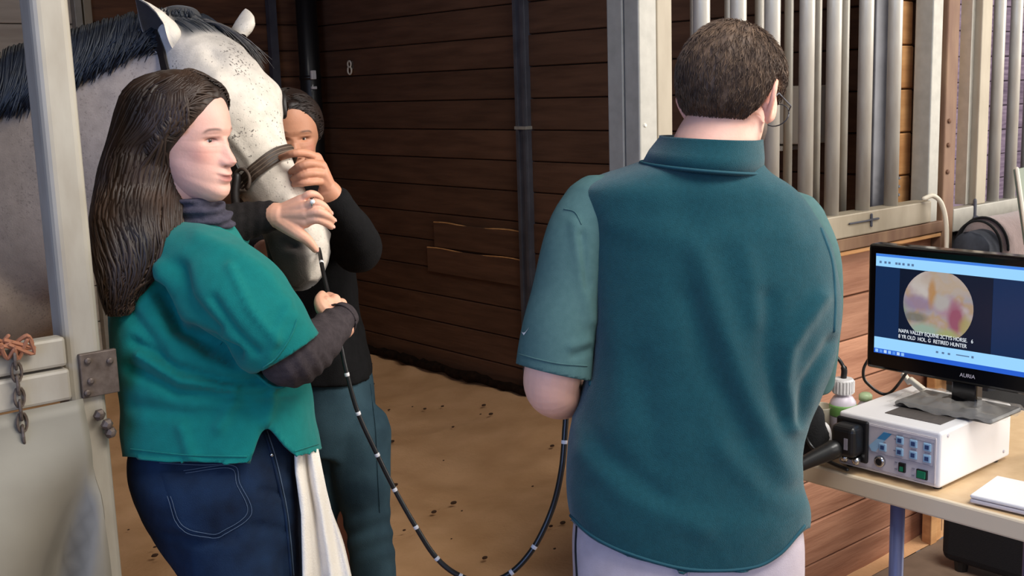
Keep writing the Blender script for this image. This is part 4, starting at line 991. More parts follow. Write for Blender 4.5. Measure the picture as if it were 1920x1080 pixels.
# eyes
for s in (0, 1):
    t_ = .50 if s == 0 else PI - .50
    e = obj('eye', MB().ball(head_pt(.36, t_, -.010), .021, 16, 12), mat('horse eye', (22, 14, 10), .08), horse, smooth=True)
    pts = [head_pt(.36 + .042 * math.cos(a), t_ + (.17 if s == 0 else -.17) * math.sin(a), .003) for a in np.linspace(0, 2 * PI, 18)]
    obj('eyelid', MB().tube(pts, .006, 8, ends=False), M['dark_leather'], e, smooth=True)
for k, fp in enumerate(HFEET):
    obj('hoof', MB().lathe([(.066, .002), (.060, .03), (.050, .07), (.03, .085)], zz(fp, .0), 18), mat('hoof', (70, 62, 54), .5), horse, smooth=True)
# ears: cupped leaves
def horse_ear(base, tip, width, opening, depth, name):
    ax = tip - base; L_ = np.linalg.norm(ax); a = nv(ax); op = nv(opening - a * (np.asarray(opening) @ a)); sd = np.cross(a, op)
    nu, nv_ = 18, 22; V = []; F = []; C = []
    for layer in (0, 1):
        for i in range(nu + 1):
            for j in range(nv_ + 1):
                u = i / nu * 2 - 1; v = j / nv_
                w_ = width * (math.sin(PI * min(.985, .22 + .78 * v) ** .95) ** .8) * (1 - .0 * v) if v < 1 else 0.0
                w_ = width * np.interp(v, [0, .15, .35, .6, .8, .93, 1], [.62, .85, 1, .86, .56, .26, .02])
                ph = u * np.interp(v, [0, .4, 1], [2.5, 1.75, 1.2])
                r_ = w_ * .62
                p = base + a * L_ * (v - .10 * (1 - v)) + sd * r_ * math.sin(ph) * 1.25 - op * (r_ * math.cos(ph)) * depth + op * .02 * math.sin(v * 2.2)
                if layer: p = p - (op * -math.cos(ph) * -1 * 0 + 0) + nv(-sd * math.sin(ph) + op * math.cos(ph)) * .004
                V.append(p)
                C.append(lin((214, 204, 190)) if not layer else lin((66, 60, 58)))
    m_ = (nu + 1) * (nv_ + 1)
    for l in (0, 1):
        for i in range(nu):
            for j in range(nv_):
                q = l * m_ + i * (nv_ + 1) + j; f = (q, q + nv_ + 1, q + nv_ + 2, q + 1); F.append(f if l == 0 else f[::-1])
    for i in (0, nu):
        for j in range(nv_):
            q = i * (nv_ + 1) + j; F.append((q, q + 1, m_ + q + 1, m_ + q))
    me = nmesh(name, V, F); set_col(me, C); fl = me.attributes.new('Fleck', 'FLOAT', 'POINT'); fl.data.foreach_set('value', np.full(len(V), .5))
    return link(name, me, M['coat'], horse, smooth=True)
horse_ear(P(326, 86, 2.62), P(264, -8, 2.60), .066, cam2w((-.75, .35, -.75)), 1.0, 'ear')
horse_ear(P(447, 66, 2.72), P(449, 12, 2.74), .052, cam2w((.70, -.05, .75)), .8, 'ear')
# mane and forelock strands
def strands(name, spec, n, m, parent, r=.003, seg=8, sides=4, lift=(.004, .016), b=HBV):
    mb = MB()
    for _ in range(n):
        pts = spec(rng.random(), rng.random()); q = []
        lf = rng.uniform(*lift); last = None
        for k, (x, y) in enumerate(smooth_path(pts, seg)):
            h_, nr = hit(b, x, y)
            if h_ is None:
                if last is None: continue
                h_ = P(x, y, depth_of(last) - .0); nr = np.zeros(3)
            q.append(h_ + nr * lf); last = h_
        if len(q) >= 4: mb.tube(q, np.interp(np.linspace(0, 1, len(q)), [0, .3, .8, 1], [r * .8, r, r * .7, r * .15]), sides, ends=False)
    return obj(name, mb, m, parent, smooth=True)
crx = [-190, -100, -40, 0, 60, 145, 200, 260, 330, 372]; cry = [128, 106, 92, 84, 72, 46, 34, 22, 22, 26]; lwy = [250, 262, 250, 228, 207, 168, 142, 108, 84, 66]
def mane_spec(u, v):
    x = -190 + 550 * u; y0 = np.interp(x, crx, cry) + 5; y1 = np.interp(x, crx, lwy) + rng.normal(0, 9); x2 = x - 18 - 22 * v
    j = rng.normal(0, 5)
    return [(x + 4, y0 + 2), (x + 2 + j * .3, y0 + .3 * (y1 - y0)), (x - 6 + j, y0 + .65 * (y1 - y0)), (x2 + j, y1)]
strands('mane', mane_spec, 2300, M['mane'], horse, .0036, 8, 4, (.003, .022))
mb = MB()
for x in np.arange(-190, 360, 3.0):                                       # upright roots along the crest
    y0 = np.interp(x, crx, cry); h_, nr = hit(HBV, x, y0 + 9)
    if h_ is None: continue
    for k in range(4):
        p0 = h_ + AWAY * rng.uniform(.0, .03); d_ = np.array([rng.normal(0, .2), rng.normal(0, .2), 1]) * rng.uniform(.008, .022)
        mb.tube([p0, p0 + d_ * .6, p0 + d_ + AWAY * rng.uniform(-.01, .005)], [.004, .003, .0008], 4, ends=False)
obj('mane_crest', mb, M['mane'], horse, smooth=True)
def fore_spec(u, v):
    x = 372 + 66 * u; e = rng.normal(0, 8)
    x1 = 400 + 106 * v + e; y1 = 108 + 46 * rng.random() - 26 * (1 - v)
    return [(x, 30 + 10 * rng.random()), (x + (x1 - x) * .35, 42 + 8 * v), (x + (x1 - x) * .72, 72 + 10 * v), (x1, y1)]
strands('forelock', fore_spec, 760, M['forelock'], horse, .0015, 9, 4, (.002, .014))
def poll_spec(u, v):
    x = 318 + 75 * u; return [(x, 24 + 18 * v), (x + 12, 30 + 18 * v), (x + 26, 38 + 20 * v), (x + 40, 50 + 22 * v)]
strands('poll_tuft', poll_spec, 700, M['mane'], horse, .0036, 6, 4, (.002, .014))
tl = sh + bd * 1.68 + UPV * 1.22
mb = MB()
for _ in range(160):
    j = rng.normal(0, .03, 3); mb.tube(smooth_path([sh + bd * 1.55 + UPV * 1.3 + j * .4, tl + j, tl + bd * .06 + UPV * -.4 + j * 1.3, tl + bd * .02 + UPV * -.85 + j * 1.5], 8), [.006, .006, .006, .006, .005, .004, .003, .001], 4, ends=False)
obj('tail', mb, M['mane'], horse, smooth=True)

# halter: its own thing, worn by the horse
ha = thing('halter', tuple(head_pt(.6, PI / 2)), 'brown leather halter with a wide noseband on the grey horse', 'halter')
def strap(name, f, n, w_, th, m, parent=None, closed=False):
    """flat strap; f(k) -> (centre, normal)"""
    C_ = [f(k / (n if closed else n - 1)) for k in range(n)]; pts = np.array([c for c, _ in C_]); T_ = np.gradient(pts, axis=0) if not closed else np.roll(pts, -1, 0) - np.roll(pts, 1, 0)
    R_ = []
    for (c, nr), t_ in zip(C_, T_):
        t_ = nv(t_); nr = nv(nr - t_ * (nr @ t_)); sd = np.cross(t_, nr)
        R_.append([c + sd * w_ / 2 * .9 + nr * 0, c + sd * w_ / 2 + nr * th * .5, c + sd * w_ / 2 * .85 + nr * th, c - sd * w_ / 2 * .85 + nr * th, c - sd * w_ / 2 + nr * th * .5, c - sd * w_ / 2 * .9 + nr * 0])
    if closed: R_.append(R_[0])
    return obj(name, MB().rings(R_, caps=not closed), m, parent or ha, smooth=False)
def ringf(s0, off, tilt=0.0):
    def f(k):
        t_ = 2 * PI * k; s = s0 + tilt * math.cos(t_)
        c = head_pt(s, t_, off); nr = nv(c - (HA + hu * s * HL - hn * .02)); return c, nr
    return f
nb_ = strap('noseband', ringf(.605, .004, .035), 60, .034, .006, M['leather'], closed=True)
for dlt in (-.009, .0, .009):
    f0 = ringf(.605, .0105, .035); pts = [f0(k / 60)[0] + hu * dlt for k in range(61)]
    obj('stitch_ridge', MB().tube(pts, .0016, 5, ends=False), mat('worn leather edge', (108, 92, 78), .6), nb_, smooth=True)
def cheek(side):
    def f(k):
        t_ = .0 if side == 0 else PI
        s = .60 - .66 * k; tq = t_ + (-.25 * k if side == 0 else .25 * k); c = head_pt(s, tq, .004); nr = nv(hl if side == 0 else -hl); return c, nr
    return f
strap('cheek_strap', cheek(0), 24, .024, .005, M['dark_leather']); strap('cheek_strap', cheek(1), 24, .024, .005, M['dark_leather'])
def crown(k):
    x = 306 + 3 * k; y = 55 + 110 * k; h_, nr = hit(HBV, x, y); return h_ + nr * .004, nr
strap('crown_strap', crown, 16, .022, .005, M['dark_leather'])
for s in (0, 1):
    c = head_pt(.64, .02 if s == 0 else PI - .02, .016); d_ = hl if s == 0 else -hl
    a_ = [c + hu * .024 * math.cos(q) + hn * .024 * math.sin(q) for q in np.linspace(0, 2 * PI, 20)]
    obj('side_ring', MB().tube(a_, .004, 8, ends=False), M['iron'], ha, smooth=True)
c = head_pt(.62, .0, .018)
obj('chin_strap', MB().tube(smooth_path([c, c + UPV * -.05 + hl * .01, c + UPV * -.11 + hl * .0 + hu * .01, c + UPV * -.2 - hl * .02], 14), .010, 8), M['dark_leather'], ha, smooth=True)
# ================================================================== WOMAN IN THE GREEN SCRUB TOP
M['scrub'] = mat('green scrub cloth', (6, 116, 110), .85, scale=60, rgb2=(4, 110, 104), bump=.25, bscale=500, spec=.2, sheen=.1)
M['charcoal_knit'] = mat('charcoal brown knit', (66, 58, 60), .9, scale=90, rgb2=(54, 47, 49), bump=.35, bscale=400, spec=.2)
M['charcoal_neck'] = mat('grey violet jersey', (72, 68, 80), .9, scale=90, rgb2=(58, 55, 66), bump=.3, bscale=400, spec=.2)
M['denim'] = mat('dark blue denim', (22, 42, 68), .85, scale=14, rgb2=(12, 24, 42), bump=.35, bscale=600, spec=.2)
M['denim_thread'] = mat('denim thread', (76, 92, 112), .8)
M['skin'] = attr_mat('skin'); M['skin_hand'] = M['skin']
M['hair_brown'] = mat('long brown hair', (62, 45, 34), .5, scale=14, rgb2=(32, 24, 20), spec=.35, stretch=(1, 1, .35)); M['hair_mid'] = mat('lighter brown hair locks', (92, 68, 50), .5, scale=14, rgb2=(40, 30, 25), spec=.35, stretch=(1, 1, .35))
SK1 = (224, 172, 154); SH1 = (222, 166, 138)
h1 = .240; c1 = P(343, 260, 2.22)
f1 = nv(RGT * math.cos(math.radians(17)) - AWAY * math.sin(math.radians(17)) - UPV * .05)
u1 = nv(UPV * 1.0 - RGT * .02)
hv1, hf1, hc1, R1 = make_head(c1, f1, h1, SK1, (196, 110, 104), (66, 44, 36), up=u1, ears=False, lash=1.15)
# neck, inner trunk, arms and hands under the clothes
mb = MB(); limb(mb, [(350, 330, 2.24, .056), (340, 380, 2.26, .060), (330, 440, 2.27, .075), (330, 520, 2.27, .10)], 14, 20)
nV, nF = remesh(mb, .008, 4)
mb = MB()
for rr in (interp_rings([(470, 270, 410, 2.29, .05, .08), (560, 255, 460, 2.27, .10, .11), (700, 250, 520, 2.26, .10, .11), (860, 270, 545, 2.26, .10, .11)], 20),): mb.rings(rr)
limb(mb, [(330, 510, 2.24, .04), (425, 540, 2.13, .045), (495, 622, 2.085, .046), (530, 664, 2.09, .044), (562, 664, 2.14, .040), (600, 636, 2.22, .033), (630, 604, 2.30, .028)], 24)
limb(mb, [(360, 432, 2.34, .04), (410, 428, 2.40, .034), (455, 416, 2.42, .030), (490, 408, 2.42, .027), (508, 405, 2.418, .027)], 14)
for xx, dd in ((395, 2.20), (455, 2.34)):
    g0 = P(xx, 900, dd); limbw(mb, [list(g0) + [.075], [g0[0] + .05, g0[1] - .0, .48, .055], [g0[0] + .06, g0[1], .10, .038]], 14)
tV, tF = remesh(mb, .009, 3)
# left hand, flat over the bridge of the muzzle
def hp(x, y, lift, dmin=None):
    q, n_ = hit(HBV, x, y); base = P(x, y, dmin) if q is None else q
    return P(x, y, depth_of(base) - lift)
kd = depth_of(hp(560, 400, .016)); 
w0 = P(508, 406, 2.415)
K = [P(573, 417, 2.372), P(574, 402, 2.366), P(571, 388, 2.372), P(566, 375, 2.386)]
FG = [[K[0], P(592, 411, 2.362), P(608, 416, 2.372), P(621, 425, 2.392)],
      [K[1], P(594, 397, 2.355), P(611, 403, 2.366), P(624, 413, 2.390)],
      [K[2], P(589, 380, 2.360), P(606, 386, 2.372), P(618, 399, 2.398)],
      [K[3], P(579, 364, 2.376), P(592, 365, 2.388), P(602, 373, 2.408)]]
TH = [P(528, 416, 2.40), P(556, 436, 2.374), P(575, 449, 2.372), P(591, 467, 2.384)]
mb = MB(); limb(mb, [(478, 405, 2.425, .029), (505, 404, 2.415, .0275), (522, 404, 2.405, .027)], 8); hand(mb, P(515, 404, 2.41), K, FG, TH)
lV, lF = remesh(mb, .0021, 3)
# right hand, a loose fist round the scope tube
w1 = P(633, 602, 2.31)
K = [P(612, 566, 2.300), P(628, 562, 2.318), P(640, 570, 2.335), P(648, 583, 2.352)]
FG = [[K[0], P(606, 556, 2.318), P(612, 560, 2.352), P(626, 572, 2.364)],
      [K[1], P(616, 556, 2.345), P(614, 566, 2.372), P(628, 578, 2.372)],
      [K[2], P(628, 566, 2.366), P(622, 578, 2.385), P(632, 588, 2.378)],
      [K[3], P(640, 582, 2.378), P(632, 592, 2.390), P(638, 598, 2.380)]]
TH = [P(616, 590, 2.295), P(603, 575, 2.290), P(600, 562, 2.300), P(604, 552, 2.316)]
mb = MB(); limb(mb, [(640, 612, 2.30, .028), (628, 596, 2.305, .0265), (620, 584, 2.31, .025)], 8); hand(mb, w1, K, FG, TH)
rV, rF = remesh(mb, .0021, 3)
s1, s2 = np.array(lin(SK1)), np.array(lin(SH1))
w1p = join_skin('person', [(hv1, hf1, hc1), (nV, nF, s1 * .96), (tV, tF, s2), (lV, lF, s2), (rV, rF, s2)], M['skin'])
tag(w1p, 'woman in a green scrub top with long brown hair, back half turned, steadying the horse', 'person')
eye_parts(c1, R1, h1, w1p, (74, 60, 46), look=(.0, -.05))
nail = mat('fingernail', (226, 170, 152), .3)
def nail_at(tip, prev, parent, out):
    d_ = nv(np.asarray(tip) - np.asarray(prev)); o_ = nv(out - d_ * (out @ d_)); s_ = np.cross(d_, o_)
    return obj('fingernail', MB().ball(np.asarray(tip) + o_ * .0052 + d_ * .0015, (.0062, .0045, .0016), 10, 6, np.stack([d_, s_, o_], 1)), nail, parent, smooth=True)
TOC = -nv(W2C[2])
for a_, b_ in ((P(621, 425, 2.392), P(608, 416, 2.372)), (P(624, 413, 2.390), P(611, 403, 2.366)), (P(618, 399, 2.398), P(606, 386, 2.372)), (P(591, 467, 2.384), P(575, 449, 2.372))):
    nail_at(a_, b_, w1p, nv(TOC + UPV * .5))
# ring with a pearly stone on the ring finger
rc = P(588, 381, 2.360); rd = nv(P(600, 383, 2.366) - P(572, 385, 2.372)); ra = nv(np.cross(rd, TOC)); rb = np.cross(rd, ra)
rg = obj('finger_ring', MB().tube([rc + .0112 * (ra * math.cos(a) + rb * math.sin(a)) for a in np.linspace(0, 2 * PI, 26)], .0014, 6, ends=False), M['chrome'], w1p, smooth=True)
obj('stone', MB().ball(rc + TOC * .0125 + UPV * .002, (.0055, .0055, .005), 14, 10), mat('pearly stone', (236, 232, 224), .15), rg, smooth=True)

# scrub top
mb = MB()
rows = [(396, 318, 404, 2.27, .050, .060), (410, 292, 415, 2.27, .07, .08), (432, 258, 435, 2.27, .095, .11), (465, 232, 455, 2.27, .115, .13), (508, 218, 472, 2.26, .13, .15), (560, 213, 490, 2.25, .14, .16),
        (620, 216, 520, 2.24, .145, .165), (680, 224, 560, 2.24, .15, .165), (740, 232, 582, 2.24, .15, .165), (800, 237, 590, 2.24, .15, .165), (842, 242, 597, 2.24, .15, .165), (900, 240, 602, 2.24, .15, .165)]
mb.rings(interp_rings(rows, 14, p=2.5))
limb(mb, [(330, 482, 2.20, .072), (392, 512, 2.14, .086), (447, 562, 2.10, .092), (497, 618, 2.08, .083), (530, 655, 2.085, .072), (548, 678, 2.09, .070)], 26, 24)
limb(mb, [(370, 420, 2.34, .05), (400, 428, 2.40, .052), (425, 440, 2.42, .050)], 10)
V, F = remesh(mb, .0075, 6)
X, Y = proj(V); Nn = normals(V, F); facing = (Nn @ TOC)
def ridge(X, Y, pts, s):
    p = np.array(pts, float); best = np.full(len(X), 1e9)
    for a, b in zip(p[:-1], p[1:]):
        ab = b - a; t = np.clip(((X - a[0]) * ab[0] + (Y - a[1]) * ab[1]) / (ab @ ab), 0, 1)
        best = np.minimum(best, np.hypot(X - a[0] - t * ab[0], Y - a[1] - t * ab[1]))
    return np.exp(-(best / s) ** 2)
fm = np.clip(facing * 1.5 + .2, 0, 1)
dsp = np.zeros(len(V))
for pts, s, amp in (([(300, 545), (330, 610), (395, 652), (436, 668)], 15, -.030), ([(335, 500), (350, 560), (400, 620)], 16, -.010), ([(300, 500), (320, 560), (350, 600)], 14, .008),
                    ([(370, 440), (440, 470), (505, 520), (548, 590)], 20, .005), ([(250, 640), (330, 690), (430, 715), (560, 712)], 11, -.010), ([(240, 690), (330, 735), (450, 745), (560, 735)], 12, -.009),
                    ([(260, 665), (340, 715), (440, 728)], 9, .007), ([(250, 760), (350, 780), (470, 770)], 16, -.006), ([(410, 800), (440, 750)], 14, .006), ([(520, 720), (500, 790)], 10, .006),
                    ([(225, 560), (270, 620), (300, 660)], 15, -.008), ([(340, 800), (360, 860)], 14, .005), ([(400, 560), (440, 620), (480, 660)], 10, -.006), ([(430, 500), (470, 580), (520, 640)], 10, .004), ([(545, 560), (520, 620), (500, 690)], 8, .003)):
    dsp += 1.5 * amp * ridge(X, Y, pts, s * .85)
V = V + Nn * ((dsp * fm) + .005 * fbm(V, 9, 3) + .002 * fbm(V, 22, 7))[:, None]
X, Y = proj(V)
hem = np.interp(X, [235, 350, 465, 495, 555, 600], [856, 866, 869, 872, 858, 842])
zh = P(400, 866, 2.10)[2]; front = facing > -.4; slit = np.minimum((X - 495 + (Y - 790) * .32) * .95, (495 + (Y - 790) * .89 - X) * .74)     # > 0 inside the open inverted V
dv = nv(P(540, 668, 2.088) - P(500, 605, 2.076)); e0_ = P(536, 661, 2.086); trunk = MB(); trunk.rings(interp_rings(rows, 14, p=2.5)); TB0 = bvh_of(*trunk.arrays())
far_ = np.array([TB0.find_nearest(Vector(v))[3] > .024 for v in V]); sl = np.where(far_ & (np.linalg.norm(V - e0_, axis=1) < .098), (V - e0_) @ dv, -1)
over = np.where(front, Y - hem, -1); V = pull(V, None, over, 9, UPV, .00104); over2 = np.where(front, -1, zh - .012 - V[:, 2]); V = pull(V, None, over2, .010, UPV, 1.0)
sgn = np.where(X < 495, -1.0, 1.0)[:, None] * RGT; V = pull(V, None, np.where(front, slit, -1), 6, sgn, .00110); V = pull(V, None, sl, .009, -dv, 1.0)
V2, F2 = cull(V, F, ~((over > 9) | (over2 > .010) | (front & (slit > 6)) | (sl > .009)))
V2 = even_edge(V2, F2); top = link('scrub_top', nmesh('scrub_top', V2, F2), M['scrub'], w1p, smooth=True)
sd_ = top.modifiers.new('solid', 'SOLIDIFY'); sd_.thickness = .004; sd_.offset = -1
TBV = bvh_of(V, F)
stitch('hem_seam', TBV, [(246, 842), (350, 853), (462, 856)], M['scrub'], top, .0016, .001); stitch('hem_seam', TBV, [(552, 846), (596, 832)], M['scrub'], top, .0016, .001)
stitch('sleeve_hem_seam', TBV, [(494, 690), (520, 668), (545, 630), (556, 600)], M['scrub'], top, .0016, .001)
# long charcoal undershirt: neck, right forearm, left arm
mb = MB(); limb(mb, [(512, 640, 2.09, .040), (524, 650, 2.088, .050), (538, 662, 2.09, .060), (562, 664, 2.14, .056), (600, 636, 2.22, .045), (632, 606, 2.29, .0345), (641, 597, 2.305, .0335)], 30, 22)
V, F = remesh(mb, .005, 4); Nn = normals(V, F); X, Y = proj(V)
wr_ = np.sin((X * .8 - Y * .6) * .22 + 4 * fbm(V, 10, 2)) * np.clip((X - 510) / 50, 0, 1)
V = V + Nn * (.0016 * wr_ + .003 * fbm(V, 18, 1))[:, None]
us = link('undershirt_sleeve', nmesh('undershirt_sleeve', V, F), M['charcoal_knit'], w1p, smooth=True)
cf = P(640, 598, 2.304); ax = nv(P(641, 597, 2.305) - P(600, 636, 2.22)); aa_ = nv(np.cross(ax, UPV)); bb_ = np.cross(ax, aa_)
obj('cuff_seam', MB().tube([cf - ax * .006 + .0345 * (aa_ * math.cos(t) + bb_ * math.sin(t)) for t in np.linspace(0, 2 * PI, 30)], .0022, 6, ends=False), M['charcoal_knit'], us, smooth=True)
mb = MB(); limb(mb, [(360, 432, 2.34, .055), (410, 428, 2.40, .048), (455, 416, 2.42, .042), (490, 408, 2.42, .0355), (508, 405, 2.418, .0335)], 24, 22)
V, F = remesh(mb, .005, 3); Nn = normals(V, F); X, Y = proj(V)
V = V + Nn * (.0010 * np.sin(X * .33 + 5 * fbm(V, 9, 5)) + .002 * fbm(V, 20, 1))[:, None]
ul = link('undershirt_sleeve', nmesh('undershirt_sleeve', V, F), mat('black brown knit', (40, 36, 36), .9, scale=90, rgb2=(30, 27, 27), bump=.35, bscale=400, spec=.2), w1p, smooth=True)
mb = MB()
mb.rings([ringS(y, a, b, d, .062, .066, tilt=0) for y, a, b, d in ((372, 322, 402, 2.245), (380, 318, 412, 2.25), (392, 308, 424, 2.255), (405, 298, 432, 2.26), (425, 280, 440, 2.27))])
V, F = remesh(mb, .006, 3); Nn = normals(V, F); V = V + Nn * (.005 * np.sin(V[:, 2] * 260 + 5 * fbm(V, 8, 3)) + .005 * fbm(V, 16, 8))[:, None]
link('undershirt_collar', nmesh('undershirt_collar', V, F), M['charcoal_neck'], w1p, smooth=True)

# jeans
mb = MB()
rows = [(770, 262, 566, 2.25, .115, .13), (820, 252, 560, 2.25, .135, .14), (870, 247, 560, 2.25, .15, .15), (920, 262, 562, 2.25, .15, .145), (980, 291, 566, 2.26, .14, .14), (1040, 328, 571, 2.27, .125, .13), (1100, 372, 577, 2.28, .115, .12)]
mb.rings(interp_rings(rows, 14, p=2.4))
for xx, xk, dd, kx in ((430, 452, 2.20, .02), (500, 520, 2.36, .02)):
    g0 = P(xx, 1000, dd); g1 = P(xk, 1160, dd); bz = lambda z, r, dx=0: [g1[0] + dx, g1[1] + dx * .3, z, r]
    limbw(mb, [list(g0) + [.098], list(g1) + [.088], bz(.42, .068), bz(.25, .062), bz(.07, .058)], 26, 22)
    shoe('shoe', (g1[0], g1[1], 0.004), RGT * .9 + AWAY * .4, M['black_rubber'], w1p)
V, F = remesh(mb, .008, 5); Nn = normals(V, F); X, Y = proj(V); fm = np.clip((Nn @ TOC) * 1.5 + .2, 0, 1)
dsp = -.006 * ridge(X, Y, [(300, 1000), (370, 1020), (440, 1010)], 9) - .005 * ridge(X, Y, [(490, 920), (545, 930)], 7) - .005 * ridge(X, Y, [(480, 985), (556, 1000)], 8) + .005 * ridge(X, Y, [(330, 985), (380, 1005)], 8)
V = V + Nn * (dsp * fm + .003 * fbm(V, 9, 2) + .0015 * fbm(V, 26, 2))[:, None]
jn = link('jeans', nmesh('jeans', V, F), M['denim'], w1p, smooth=True); JB = bvh_of(V, F)
for d_ in (0, 1):
    stitch('side_seam', JB, [(492 + d_ * 6, 800), (508 + d_ * 6, 850), (520 + d_ * 6, 900), (533 + d_ * 5, 960), (540 + d_ * 5, 1020), (545 + d_ * 5, 1078)], M['denim_thread'] if d_ else M['denim'], jn, .0012 if d_ else .003, .001)
pk = [(300, 884), (345, 882), (436, 872), (450, 905), (472, 962), (425, 1000), (395, 1008), (338, 990), (314, 930), (300, 884)]
PV = []
ctr = np.array([385, 935])
nr_, na_ = 10, 48; bo = smooth_path(np.array(pk, float), na_ + 1)[:-1]; PVv = []; PFf = []; ok = True
for i in range(nr_ + 1):
    for j in range(na_):
        q = ctr + (bo[j] - ctr) * (i / nr_); h_, n_ = hit(JB, *q)
        PVv.append((h_ + n_ * (.0022 if i < nr_ else .0)) if h_ is not None else P(q[0], q[1], 2.2))
for i in range(nr_):
    for j in range(na_): PFf.append((i * na_ + j, (i + 1) * na_ + j, (i + 1) * na_ + (j + 1) % na_, i * na_ + (j + 1) % na_))
pko = link('back_pocket', nmesh('back_pocket', PVv, PFf), M['denim'], jn, smooth=True)
for sc_, ds in ((.985, 0), (.90, 2)): stitch('pocket_stitching', JB, [tuple(ctr + (np.array(q) - ctr) * sc_) for q in pk[1:9]], M['denim_thread'], jn, .0006, .0032, 60)
h_, n_ = hit(JB, 508, 853); obj('rivet', MB().ball(h_ + n_ * .002, .004, 10, 6), M['chrome'], jn, smooth=True)
stitch('yoke_seam', JB, [(300, 868), (380, 872), (440, 868)], M['denim_thread'], jn, .0006, .0015, 40)
# belt loop at the slit
stitch('waistband', JB, [(478, 800), (497, 803), (515, 806)], M['denim'], jn, .005, .002, 16)

# hair: long wavy brown hair over the back
def hl1(A, E):
    aa = np.abs(A); front = np.interp(aa, [0, 12, 25, 38, 50, 62, 75, 88, 180], [43, 42, 36, 27, 16, 2, -14, -30, -60]); return E - front
cap, capat = hair_cap('hair', c1, R1, h1, M['hair_brown'], w1p, hl1, .055, nf=18, noise_amp=.02)
rows = [(165, 262, 372, 2.23, .075, .085), (200, 243, 366, 2.24, .09, .10), (250, 224, 352, 2.245, .092, .11), (300, 208, 340, 2.24, .092, .11), (350, 197, 336, 2.235, .09, .105), (400, 191, 336, 2.20, .10, .10), (450, 191, 332, 2.17, .085, .085), (500, 196, 306, 2.15, .07, .07), (545, 204, 266, 2.14, .05, .05), (588, 212, 240, 2.13, .025, .03)]
rows_np = smooth_path(rows, 60)
def hsurf(u, v, lift=0.0):
    """u turns round the fall of hair (0.75 faces the aisle), v runs down it"""
    r = [np.interp(v * 59, np.arange(60), rows_np[:, k]) for k in range(6)]
    L, Rr_ = P(r[1], r[0], r[3]), P(r[2], r[0], r[3]); c = (L + Rr_) / 2; a = (Rr_ - L) / 2; aw = nv([-a[1], a[0], 0]); aw = aw if aw @ AWAY > 0 else -aw
    ct, st = math.cos(2 * PI * u), math.sin(2 * PI * u); q = lambda t: math.copysign(abs(t) ** (2 / 2.3), t)
    b = r[5] if st > 0 else r[4]; nrm = nv(a * ct / (a @ a) ** .5 + aw * st); return c + a * q(ct) + aw * b * q(st) + nrm * lift
mb = MB(); mb.rings([[hsurf(k / 40, v, -.006) for k in range(40)] for v in np.linspace(0, 1, 46)])
V, F = mb.arrays(); Nn = normals(V, F); V = V + Nn * (.004 * fbm(V * np.array([1, 1, .25]), 30, 4))[:, None]
hb_ = link('hair_fall', nmesh('hair_fall', V, F), M['hair_brown'], w1p, smooth=True)
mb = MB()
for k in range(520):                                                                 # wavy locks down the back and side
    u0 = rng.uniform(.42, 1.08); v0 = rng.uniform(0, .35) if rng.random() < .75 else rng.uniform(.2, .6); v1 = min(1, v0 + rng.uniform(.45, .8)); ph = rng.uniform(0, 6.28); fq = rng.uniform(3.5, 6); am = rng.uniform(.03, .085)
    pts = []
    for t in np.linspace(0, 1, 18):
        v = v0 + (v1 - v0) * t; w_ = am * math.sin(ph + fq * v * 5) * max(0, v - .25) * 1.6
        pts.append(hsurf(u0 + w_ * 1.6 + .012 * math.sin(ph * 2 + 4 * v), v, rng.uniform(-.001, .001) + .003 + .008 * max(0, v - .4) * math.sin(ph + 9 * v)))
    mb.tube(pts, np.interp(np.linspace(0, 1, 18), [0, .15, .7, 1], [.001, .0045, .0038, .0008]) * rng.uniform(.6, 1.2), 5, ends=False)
obj('hair_locks', mb, M['hair_mid'], hb_, smooth=True)  # lighter brown locks down the fall
mb = MB()
for k in range(420):                                                                 # swept back from the hairline
    a0_ = rng.uniform(-60, 118); e0_ = np.interp(abs(a0_), [0, 12, 25, 38, 50, 62, 75, 88, 180], [43, 42, 36, 27, 16, 2, -14, -30, -30]) + rng.uniform(.5, 42)
    a1_ = a0_ + (rng.uniform(55, 90) if a0_ > 0 else -rng.uniform(55, 90)); e1_ = min(80, max(-25, e0_ * .62 - rng.uniform(0, 18)))
    e0_ = min(e0_, 84); pts = [capat(a0_ + (a1_ - a0_) * t, e0_ + (e1_ - e0_) * t ** 1.3 + 7 * math.sin(t * PI), .008 + .010 * math.sin(t * PI)) for t in np.linspace(0, 1, 10)]
    mb.tube(pts, np.interp(np.linspace(0, 1, 10), [0, .2, .7, 1], [.0006, .0024, .0024, .0006]), 5, ends=False)
obj('hair_strands', mb, M['hair_brown'], cap, smooth=True)

